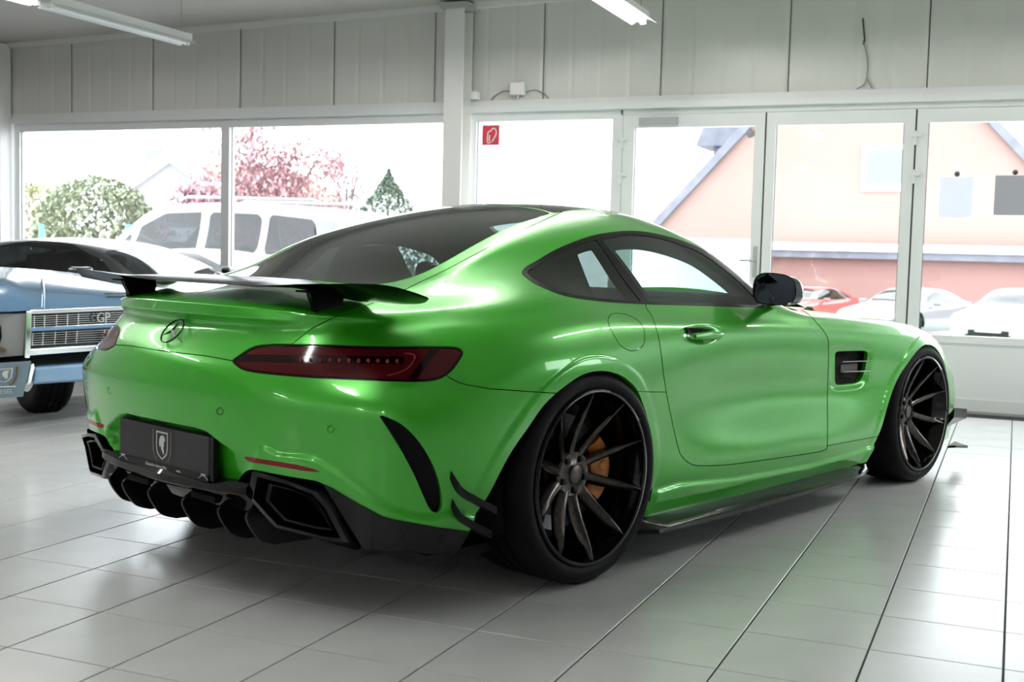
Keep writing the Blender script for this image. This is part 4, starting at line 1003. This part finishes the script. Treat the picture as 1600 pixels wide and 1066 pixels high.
c0, c1 = onX(245, 234, hX+1)-o3, onX(265, 268, hX+1)-o3
MB().box2((.4, c0[1], c1[2]-1.0), (1.2, c1[1], c0[2])).build('chimney', 'pane_far', wh)
# foliage
def leaf_blob(rng, n, cen, rad, size, shape=None):
    m = MB(); cl = []
    if shape == 'clumps':
        for _ in range(46):
            a, z = rng.uniform(0, 6.283), rng.uniform(-1, 1); q = rng.uniform(.35, 1.0); w = math.sqrt(1-z*z)*q; cl.append(np.array([w*math.cos(a), w*math.sin(a), z*q]))
    for _ in range(n):
        while True:
            p = np.array([rng.uniform(-1, 1) for _ in range(3)])
            r = np.linalg.norm(p)
            if .25 < r < 1: break
        p = p/r*r**.4
        if shape == 'clumps': p = cl[rng.randrange(46)]+np.array([rng.gauss(0, .13) for _ in range(3)])
        elif shape: p = shape(p, rng)
        q = np.array(cen)+p*np.array(rad); a = np.array([rng.gauss(0, 1) for _ in range(3)]); a /= np.linalg.norm(a)
        b = np.cross(a, (0, 0, 1.0)); b /= np.linalg.norm(b)+1e-9; s = size*rng.uniform(.6, 1.3)
        m.add([q-a*s, q+b*s*.5, q+a*s, q-b*s*.5], [(0, 1, 2, 3)])
    return m
def tree(name, label, cat, base, h, rad, m, n, size, trunk=.3, shape=None, seed=1):
    t = thing(name, label, cat, base); rng = random.Random(seed)
    cen = (0, 0, h*trunk+(h-h*trunk)/2); r3 = (rad, rad, (h-h*trunk)/2)
    fo = leaf_blob(rng, n, cen, r3, size, shape).build('foliage', m, t, fix=False); fo['kind'] = 'stuff'
    w = MB().tube([(0, 0, 0), (.02, .03, h*trunk), (0, 0, h*.75)], [h*.03, h*.024, h*.008], 8)
    for q in range(6):
        a = q*1.05; w.tube([(0, 0, h*(trunk+.05*q)), (rad*.6*math.cos(a), rad*.6*math.sin(a), h*(trunk+.12*q+.1))], [h*.012, h*.004], 5)
    w.build('trunk', 'bark', t)
    return t
def ground_at(u, dist):
    p = at(u, 400, dist); p[2] = gz(p[0]); return p
def px_top(u, v, dist): return at(u, v, dist)[2]
cone = lambda p, rng: np.array([p[0]*(1-(p[2]+1)/2)**.8*1.1, p[1]*(1-(p[2]+1)/2)**.8*1.1, p[2]])
b = ground_at(430, 24); tree('copper_tree', 'tree with copper red foliage behind the white pickup', 'tree', b, px_top(430, 196, 24)-b[2], 1.62, 'leaf_copper', 8000, .065, .22, 'clumps', 2)
b = ground_at(318, 21); tree('copper_shrub', 'lower copper red bush left of the big copper tree', 'bush', b, px_top(318, 270, 21)-b[2], .75, 'leaf_copper', 2400, .07, .15, 'clumps', 5)
b = ground_at(150, 26); tree('round_bush', 'large rounded green bush in the left window', 'bush', b, px_top(160, 275, 26)-b[2], 1.25, 'leaf_green', 8000, .075, .10, None, 3)
b = ground_at(55, 28); tree('yellow_bush', 'yellowish green bush at the left edge of the window', 'bush', b, px_top(55, 283, 28)-b[2], .75, 'leaf_yellow', 3000, .075, .10, None, 4)
b = ground_at(540, 34); tree('blue_conifer', 'thin bluish tree between the copper tree and the conifer', 'tree', b, px_top(540, 228, 34)-b[2], .65, 'leaf_blue', 1200, .07, .25, 'clumps', 6)
b = ground_at(605, 30); tree('green_conifer', 'dark green conifer in the window above the coupe roof', 'tree', b, px_top(603, 263, 30)-b[2], 1.75, 'leaf_conifer', 5000, .08, .12, cone, 7)
hg = ground_at(80, 30); tag(MB().box((hg[0], hg[1], (px_top(80, 352, 30)+hg[2])/2), (.2, 9.0, px_top(80, 352, 30)-hg[2]), .2).build('garden_wall', 'fascia'), 'low white garden wall under the green bushes', 'wall')
for u in (65, 200):
    p = ground_at(u, 23); tag(MB().tube([p, (p[0], p[1], px_top(u, 350, 23))], .05, 8).build('fence_post', 'fence_green'), 'slim green post by the garden wall, %s' % ('leftmost' if u == 65 else 'right of the round bush'), 'post')
struct(MB().box2((-60, YR-.2, -.25), (XB-.21, 60, -.06)).build('ground_back', 'paving'))
# ------------------------------------------------------------------ other vehicles (lofted bodies)
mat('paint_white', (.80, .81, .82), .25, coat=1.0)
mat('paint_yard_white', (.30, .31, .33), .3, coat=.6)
mat('paint_silver', (.17, .18, .20), .28, metal=.5, coat=1.0)
mat('paint_red', (.28, .05, .05), .25, coat=1.0)
mat('paint_dark', (.020, .026, .032), .22, metal=.3, coat=1.0)
mat('paint_blue', (.115, .235, .385), .22, metal=.2, coat=1.0)
glass_mat('car_glass', (.16, .18, .19))
glass_mat('car_glass_light', (.26, .28, .31))
mat('wheel_alloy', (.45, .46, .48), .3, metal=.8)
def loft_car(name, label, loc, rz, st, paint, wheels, windows=(), plan=(), glass='car_glass', level=3, roof_paint=None, extra=None):
    """st: stations (x, half width, z low, z shoulder, half roof width, z top); wheels: (x, radius, half track); windows: side polygons (x, z); plan: polygons (x, y) for the screens"""
    car = thing(name, label, 'car', loc, rz)
    T = []; F = []; rows = []
    for side in (1, -1):
        g = []
        for (x, yb, z0, zs, yr, zt) in st:
            c = [(yb*.90, z0), (yb*.99, z0+.30*(zs-z0)), (yb, z0+.72*(zs-z0)), (yb*.955, zs), (yr+(yb*.93-yr)*.45, zs+(zt-zs)*.55), (yr, zt-.045), (yr*.5, zt-.008), (0, zt)]
            g.append([(x, -y*side, z) for y, z in c])
        rows.append(g)
    idx = {}
    def vid(p):
        k = tuple(round(float(q), 5) for q in p)
        if k not in idx: idx[k] = len(T); T.append(k)
        return idx[k]
    for s_, g in enumerate(rows):
        for end, sg in ((0, -1), (-1, 1)):       # close the ends with a shrunken copy
            c = np.mean(np.array(g[end]), 0)*(1, 0, 1); q = [tuple(c+(np.array(p)-c)*(.55, .72, .62)+np.array([sg*.035, 0, 0])) for p in g[end]]
            if end == 0: g.insert(0, q)
            else: g.append(q)
        for i in range(len(g)-1):
            for j in range(7):
                f = [vid(g[i][j]), vid(g[i+1][j]), vid(g[i+1][j+1]), vid(g[i][j+1])]
                if len(set(f)) == 4: F.append(f if s_ == 0 else f[::-1])
    ends = []
    for i in (0, -1):
        ring = [vid(p) for p in rows[0][i]]+[vid(p) for p in rows[1][i]][-2::-1]; ends.append(ring)
    V, N, Q = cc_surface(T, F, {}, level, 8)
    S = Surf(V, N, Q)
    for (x, r, t) in wheels: S.cut(lambda V, x=x, r=r: np.hypot(V[:, 0]-x, V[:, 2]-r)-(r+.045), 0, ['body'], inside='', where=lambda V: np.abs(V[:, 1]) > .45)
    for k, poly in enumerate(windows):
        S.cut(gax(poly, 0, 2, smooth=False), 0, ['body'], inside='win%d' % k, where=lambda V: np.abs(V[:, 1]) > .38)
    for k, poly in enumerate(plan):
        S.cut(gax(poly, 0, 1, smooth=False), 0, ['body'], inside='scr%d' % k, where=lambda V, m=min(s[3] for s in st): V[:, 2] > m+.04)
    surf_obj('body', S.extract(['body'], .02), paint, car)
    for k in range(len(windows)):
        for sg in (1, -1):
            ids = [i for i in range(len(S.F)) if S.T[i] == 'win%d' % k and S.V[S.F[i]][:, 1].mean()*sg > 0]
            if not ids: continue
            S2 = Surf(S.V, S.N, [tuple(S._poly(S.F[i])) for i in ids]); surf_obj('side_window', S2.extract(['body'], .004, lift=-.004), glass, car)
    for k in range(len(plan)):
        if (S.T == 'scr%d' % k).any(): surf_obj('screen', S.extract(['scr%d' % k], .004, lift=-.004), glass, car)
    for ring, nm in zip(ends, ('tail_panel', 'nose_panel')): MB().add([T[i] for i in ring], [tuple(range(len(ring)))]).build(nm, paint, car)
    for (x, r, t) in wheels:
        for sg in (1, -1):
            w = bpy.data.objects.new('wheel', None); COL.objects.link(w); w.parent = car; w.location = (x, sg*t, r)
            k = -sg
            MB().lathe([(r*.66, .02*k), (r*.70, 0), (r*.93, 0), (r, .03*k), (r, .19*k), (r*.9, .21*k), (r*.66, .2*k)], 40, 'y').build('tyre', 'tyre_rubber', w, 40)
            MB().lathe([(r*.67, .01*k), (r*.62, .02*k), (r*.60, .12*k), (0, .12*k)], 40, 'y').build('rim', 'satin_black', w, 40)
            for q in range(5):
                a = q*2*math.pi/5+.3; ca, sa = math.cos(a), math.sin(a); h = r*.085
                MB().prism([(r*.08*ca-h*sa, .03*k, r*.08*sa+h*ca), (r*.64*ca-h*sa, .015*k, r*.64*sa+h*ca), (r*.64*ca+h*sa, .015*k, r*.64*sa-h*ca), (r*.08*ca+h*sa, .03*k, r*.08*sa-h*ca)], (0, .03*k, 0)).build('spoke', 'wheel_alloy', w)
            MB().lathe([(0, .02*k), (r*.12, .022*k), (r*.13, .06*k)], 16, 'y').build('hub', 'wheel_alloy', w, 40)
    xs = [s[0] for s in st]; hw = min(s[1] for s in st)
    MB().box2((xs[0]+.25, -hw*.7, st[1][2]+.02), (xs[-1]-.25, hw*.7, st[1][2]+.10)).build('floor_pan', 'matte_black', car)
    zs = max(s[3] for s in st)
    for x in (xs[0]+(xs[-1]-xs[0])*.42,):
        for sg in (1, -1):
            bevel(MB().box((x, sg*.35, zs-.10), (.16, .42, .55)).build('seat_back', 'seat_leather', car), .05, 3)
    bevel(MB().box((xs[0]+(xs[-1]-xs[0])*.60, 0, zs-.12), (.30, 1.2, .26)).build('dashboard', 'dark_cabin', car), .05, 3)
    if extra: extra(car)
    return car
COUPE = [(0,.62,.42,.80,.40,.86),(.30,.80,.24,.82,.48,.92),(.85,.90,.20,.86,.55,1.06),(1.35,.93,.18,.85,.56,1.19),(1.95,.92,.18,.82,.56,1.235),(2.55,.92,.18,.80,.56,1.15),(3.05,.92,.19,.78,.62,.92),(3.6,.92,.22,.73,.55,.79),(4.1,.86,.20,.66,.50,.70),(4.42,.66,.24,.54,.40,.58)]
CWIN = [[(1.15,.90),(1.45,1.08),(1.9,1.165),(2.25,1.14),(2.62,1.02),(2.88,.87),(2.0,.86)]]
CPLAN = [[(2.52,-.50),(2.55,.50),(3.02,.60),(3.10,0),(3.02,-.60)], [(.55,-.44),(1.2,-.50),(1.25,0),(1.2,.50),(.55,.44),(.5,0)]]
SUV = [(0,.82,.45,1.05,.66,1.66),(.12,.92,.35,1.08,.68,1.74),(.9,.96,.30,1.10,.70,1.80),(1.8,.97,.28,1.10,.70,1.82),(2.5,.97,.28,1.09,.70,1.79),(3.0,.97,.28,1.08,.68,1.66),(3.45,.96,.30,1.07,.74,1.28),(3.75,.96,.32,1.05,.78,1.14),(4.3,.94,.34,1.00,.74,1.08),(4.72,.86,.36,.90,.66,.98)]
SWIN = [[(.18,1.17),(.30,1.60),(.95,1.66),(.95,1.16)], [(1.05,1.16),(1.05,1.66),(1.85,1.68),(1.85,1.15)], [(1.98,1.15),(1.98,1.68),(2.55,1.66),(2.95,1.48),(3.02,1.14)], [(3.10,1.13),(3.07,1.42),(3.38,1.15)]]
SPLAN = [[(2.78,-.60),(2.80,.60),(3.38,.68),(3.45,0),(3.38,-.68)]]
def car_front(car, x, zl, w, grille='satin_black', lamp='plate_silver'):
    for sg in (1, -1):
        b = MB().lathe([(0, .03), (.07, .02), (.10, -.01), (.10, -.08)], 20, 'x', (x-.10, sg*(w-.24), zl)).build('headlamp', lamp, car, 60)
    bevel(MB().box((x+.005, 0, zl-.20), (.06, w*1.0, .13)).build('grille', grille, car), .02)
    MB().box((x+.045, 0, zl-.13), (.01, .50, .10)).build('number_plate', 'plate_white', car)
# dark coupe between the blue car and the windows, nose to the right
p = onX(90, 372, 4.0)
c1 = loft_car('dark_coupe', 'low dark grey coupe behind the blue classic car', (4.55, 9.28, 0), math.radians(-88), [(a, b, c-.02, d-.06, e, f-.125) for a, b, c, d, e, f in COUPE], 'paint_dark', ((.85, .33, .88), (3.55, .33, .88)), [[(x, z-.085) for x, z in CWIN[0]]], CPLAN)
def mirror_pair(car, x, y, z, m):
    for sg in (1, -1): bevel(MB().box((x, sg*y, z), (.10, .20, .11)).build('door_mirror', m, car), .03, 3)
mirror_pair(c1, 2.72, .98, .83, 'paint_dark')
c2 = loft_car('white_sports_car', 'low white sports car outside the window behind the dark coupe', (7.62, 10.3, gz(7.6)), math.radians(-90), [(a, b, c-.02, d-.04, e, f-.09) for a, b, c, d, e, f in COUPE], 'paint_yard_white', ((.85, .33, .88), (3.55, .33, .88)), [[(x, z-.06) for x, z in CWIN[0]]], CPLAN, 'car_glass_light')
# white pickup-like estate outside the left window, nose to the left
sp = onX(250, 390, 7.6)
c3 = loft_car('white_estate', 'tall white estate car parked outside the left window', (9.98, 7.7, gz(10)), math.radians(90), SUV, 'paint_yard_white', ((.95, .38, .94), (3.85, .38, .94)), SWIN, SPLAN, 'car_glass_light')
bevel(MB().box((3.02, 1.08, 1.16), (.14, .22, .18)).build('door_mirror', 'paint_yard_white', c3), .04, 3)
bevel(MB().box((3.02, -1.08, 1.16), (.14, .22, .18)).build('door_mirror', 'paint_yard_white', c3), .04, 3)
for sg in (1, -1): MB().tube([(.3, sg*.62, 1.80), (.4, sg*.62, 1.85), (2.3, sg*.62, 1.88), (2.45, sg*.62, 1.83)], .018, 8).build('roof_rail', 'paint_yard_white', c3)
# cars in the yard
def yard(u, v_ground_dist, rz, name, label, paint, z=0):
    q = ground_at(u, v_ground_dist); 
    q[:2] -= np.array([math.cos(rz), math.sin(rz)])*2.2
    car = loft_car(name, label, (q[0], q[1], q[2]), rz, COUPE, paint, ((.85, .33, .88), (3.55, .33, .88)), CWIN, CPLAN, 'car_glass_light')
    car_front(car, 4.43, .56, .80); mirror_pair(car, 2.72, .98, .86, paint)
    return car
yard(1262, 35, math.radians(158), 'red_coupe', 'red car parked in the yard beyond the door mirror', 'paint_red')
yard(1425, 31, math.radians(157), 'silver_coupe', 'silver coupe parked in the yard behind the door post', 'paint_silver')
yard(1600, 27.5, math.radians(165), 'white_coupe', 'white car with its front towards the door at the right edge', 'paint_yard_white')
# ------------------------------------------------------------------ blue classic car, its nose at the left edge of the picture
def blue_car():
    cor = at(47, 487, 7.2)                                   # prow, top of the grille
    er = np.array([math.cos(math.radians(-5)), math.sin(math.radians(-5)), 0.0])      # along the grille, to the right
    vb = np.array([math.cos(math.radians(48)), math.sin(math.radians(48)), 0.0])      # back along the car
    el = np.array([-.62, .78, 0.0])                          # other half of the front
    o = np.array([cor[0], cor[1], 0.0])
    car = thing('classic_car', 'light blue classic car with chrome grille at the left edge', 'car', o)
    nF = np.array([er[1], -er[0], 0.0]); nL = np.array([-el[1], el[0], 0.0])
    def onP(u, v, n, off=0.0):
        r = ray(u, v); p0 = cor+vb*off; t = ((p0-CAM) @ n)/(r @ n); return CAM+r*t-o
    Fp = lambda u, v, off=0.0: onP(u, v, nF, off)
    Lp = lambda u, v, off=0.0: onP(u, v, nL, off)
    def slab(name, pts, fn, depth, m, off=0.0, par=car, bv=0.0):
        P = [fn(u, v, off) for u, v in pts]; q = MB().prism(P, vb*depth).build(name, m, par)
        if bv: bevel(q, bv, 2)
        return q
    # chrome surround and grille on the right half
    gr = slab('grille_bar', [(46,484),(215,476.5),(215,484),(46,491.5)], Fp, .06, 'chrome', -.02, bv=.006); gr['label'] = 'chrome bar above the grille'
    slab('grille_back', [(48,490),(215,483),(205,540),(46,548)], Fp, .02, 'satin_black', .05)
    for k, (va, vb0) in enumerate(((494.5, 511), (521.5, 539))):
        for q in range(6):
            t = q/5; v = va+(vb0-va)*t
            slab('grille_slat', [(50-k*3,v),(210,v-7.4-k*1.0),(210,v-6.6-k),(50-k*3,v+.9)], Fp, .03, 'chrome', .01)
        for u in (53, 69, 88, 105, 122, 165):
            du = (u-48)*.046; slab('grille_divider', [(u-k*2,va-1-du),(u+1.6-k*2,va-1-du),(u+1.2-k*3,vb0+1.5-du),(u-.4-k*3,vb0+1.5-du)], Fp, .03, 'chrome', .008)
    slab('grille_middle_bar', [(48,512.5),(212,504.5),(212,510),(48,518.5)], Fp, .05, 'paint_blue', -.005, bv=.004)
    slab('grille_lower_bar', [(45,545),(205,535),(204,545),(45,557)], Fp, .07, 'chrome', -.02, bv=.010)
    slab('prow', [(41,486),(50,486),(49,530),(47,560),(38,560),(40,520)], Fp, .10, 'chrome', -.035, bv=.006)
    slab('grille_pan', [(50,557),(200,547),(200,570),(50,577)], Fp, .03, 'matte_black', .10)
    c = Fp(151, 499.5, -.03)
    M = Matrix(((er[0], 0, -vb[0], c[0]), (er[1], 0, -vb[1], c[1]), (0, 1, 0, c[2]-.018), (0, 0, 0, 1)))
    text_obj('GP', .085, None, car, 'chrome', 'grille_emblem', R=M)
    # bumper with chrome guard
    slab('bumper', [(53,573),(140,566.5),(230,560),(230,588),(140,595.5),(50,602)], Fp, .14, 'paint_blue', -.06, bv=.018)
    slab('bumper_guard', [(47,569),(53,567),(55,575),(48,601),(42,603),(41,598)], Fp, .12, 'chrome', -.10, bv=.012)
    slab('bumper', [(-90,577),(46,573),(43,602),(-90,607)], Lp, .12, 'paint_blue', -.03, bv=.018)
    # left half of the front: smooth headlamp panel
    slab('headlamp_panel', [(-90,492),(42,489),(40,520),(37,556),(-90,566)], Lp, .05, 'grey_fitting', .0, bv=.008)
    slab('headlamp_bezel', [(-80,503),(-4,500),(2,512),(3,528),(-2,543),(-80,552)], Lp, .03, 'satin_black', -.02, bv=.01)
    slab('front_badge', [(-6,541),(5,543),(11,547),(6,551),(-6,551)], Lp, .01, 'plate_gold', -.025)
    # board with the dealer's crest
    bd = slab('dealer_board', [(-75,571.5),(48.5,564.5),(36,620),(-75,628.5)], Lp, .012, 'board_blue', -.14); bd['label'] = 'blue grey board with a helmet crest and lettering'
    outl = [(-22,578),(20.5,575),(18.5,590),(13,595.5),(7,597.5),(-4,596.5),(-15,594),(-21,588)]
    P = np.array([Lp(u, v, -.145) for u, v in outl]); cc = P.mean(0); Q = cc+(P-cc)*.88; n = len(P)
    MB().add(np.vstack([P, Q]), [(i, (i+1) % n, n+(i+1) % n, n+i) for i in range(n)]).build('crest_border', 'plate_silver', bd)
    slab('crest_helmet', [(14.5,578.5),(6,580),(3,584.5),(4.5,588.5),(10.5,592.5),(12,590),(12.2,585),(13,582)], Lp, .001, 'plate_silver', -.146, bd)
    for pts in ([(27,573),(26,588),(21,597),(14,600.5)],):
        MB().tube(spline([Lp(u, v, -.146) for u, v in pts], sub=6), .006, 5).build('crest_laurel', 'plate_gold', bd)
    slab('lettering_line', [(-60,605.5),(25,602.8),(25,605),(-60,607.8)], Lp, .001, 'plate_silver', -.146, bd)
    c = Lp(-12, 617, -.146); ex = Lp(40, 612, -.146)-Lp(-40, 617.5, -.146); ex /= np.linalg.norm(ex)
    M = Matrix(((ex[0], 0, -vb[0], c[0]), (ex[1], 0, -vb[1], c[1]), (ex[2], 1, 0, c[2]), (0, 0, 0, 1)))
    text_obj('WESEL', .036, None, bd, 'plate_white', 'board_lettering', R=M)
    # bonnet: rows from the grille back to the windscreen
    rows = [[(-90,489),(-20,488),(20,487),(44,485.5),(60,484.5),(110,482),(160,479.5),(215,476.5)],
            [(-90,462),(-20,462),(20,462),(43,463),(62,464),(110,464),(160,464),(215,463)],
            [(-90,440),(-20,440),(14,440),(33,444.5),(60,446),(110,448),(160,450),(215,452)],
            [(-90,424),(-20,425),(14,427),(33,429),(60,430),(110,434),(160,440),(215,446)],
            [(-90,415),(-20,416.5),(14,418),(33,419.5),(60,421.5),(110,426),(160,433),(215,441)]]
    offs = [0, .10, .32, .75, 1.2]; P = []
    for r_, of in zip(rows, offs): P.append([onP(u, v, nF if u > 46 else (nF*.5+nL*.5)/np.linalg.norm(nF*.5+nL*.5), of) for u, v in r_])
    P = np.array(P); G = np.array([spline(P[:, j], n=25) for j in range(P.shape[1])]); G = np.array([spline(G[:, i], n=50) for i in range(25)])
    hood = MB().grid(G).build('bonnet', 'paint_blue', car, 60)
    MB().tube([G[i, 21]+np.array([0, 0, .004]) for i in range(0, 12)], .010, 6).build('bonnet_crest', 'paint_blue', car, 60)
    for k, v in enumerate((459.5, 464.3, 469)):
        a = onP(163+k*3, v, nF, .12-k*.02); b_ = onP(214, v-.8, nF, .12-k*.02); MB().prism([a, b_, b_+np.array([0, 0, .006]), a+np.array([0, 0, .006])], -vb*.012).build('bonnet_louvre', 'satin_black', hood)
    # flank and rear of the bonnet run down to the chassis
    MB().grid([G[-1], G[-1]*(1, 1, 0)+np.array([0, 0, .30])]).build('bulkhead', 'matte_black', car)
    MB().grid([G[:, -1], G[:, -1]*(1, 1, 0)+np.array([0, 0, .30])]).build('wing_panel', 'paint_blue', car)
    # front wheel
    tp = onZ(66, 643, 0)-o+np.array([0, 0, .33])
    w = bpy.data.objects.new('wheel', None); COL.objects.link(w); w.parent = car; w.location = tuple(tp); w.rotation_euler = (0, 0, math.radians(62))
    prof = [(.20, -.10), (.27, -.115), (.31, -.105), (.33, -.08)]
    for q in (-.04, 0, .04): prof += [(.33, q-.008), (.322, q-.006), (.322, q+.006), (.33, q+.008)]
    prof += [(.33, .08), (.31, .105), (.27, .115), (.20, .10)]
    MB().lathe(prof, 64, 'y').build('tyre', 'tyre_rubber', w, 40)
    bm = MB()
    for q in range(64):
        a = q*2*math.pi/64
        for h in (-.06, -.02, .02, .06): bm.box((.331*math.cos(a+h), h, .331*math.sin(a+h)), (.010, .022, .020), R=np.array([[math.cos(a), 0, -math.sin(a)], [0, 1, 0], [math.sin(a), 0, math.cos(a)]]))
    bm.build('tread_blocks', 'tyre_rubber', w)['kind'] = 'stuff'
    MB().lathe([(0, -.08), (.1, -.09), (.20, -.10), (.20, .10), (.1, .09), (0, .08)], 40, 'y').build('rim', 'chrome', w, 40)
    # dark underside
    MB().add(np.array([G[2, 6], G[2, 45], G[-1, 45], G[-1, 6]])*(1, 1, 0)+np.array([0, 0, .30]), [(0, 1, 2, 3)]).build('underside', 'matte_black', car)
    MB().prism([np.array(p) for p in (Fp(52, 560, .16), Fp(215, 550, .16), Fp(215, 580, .16), Fp(52, 590, .16))], vb*.05).build('cross_member', 'matte_black', car)
    return car
mat('board_blue', (.17, .25, .31), .45)
blue_car()
build_coupe()
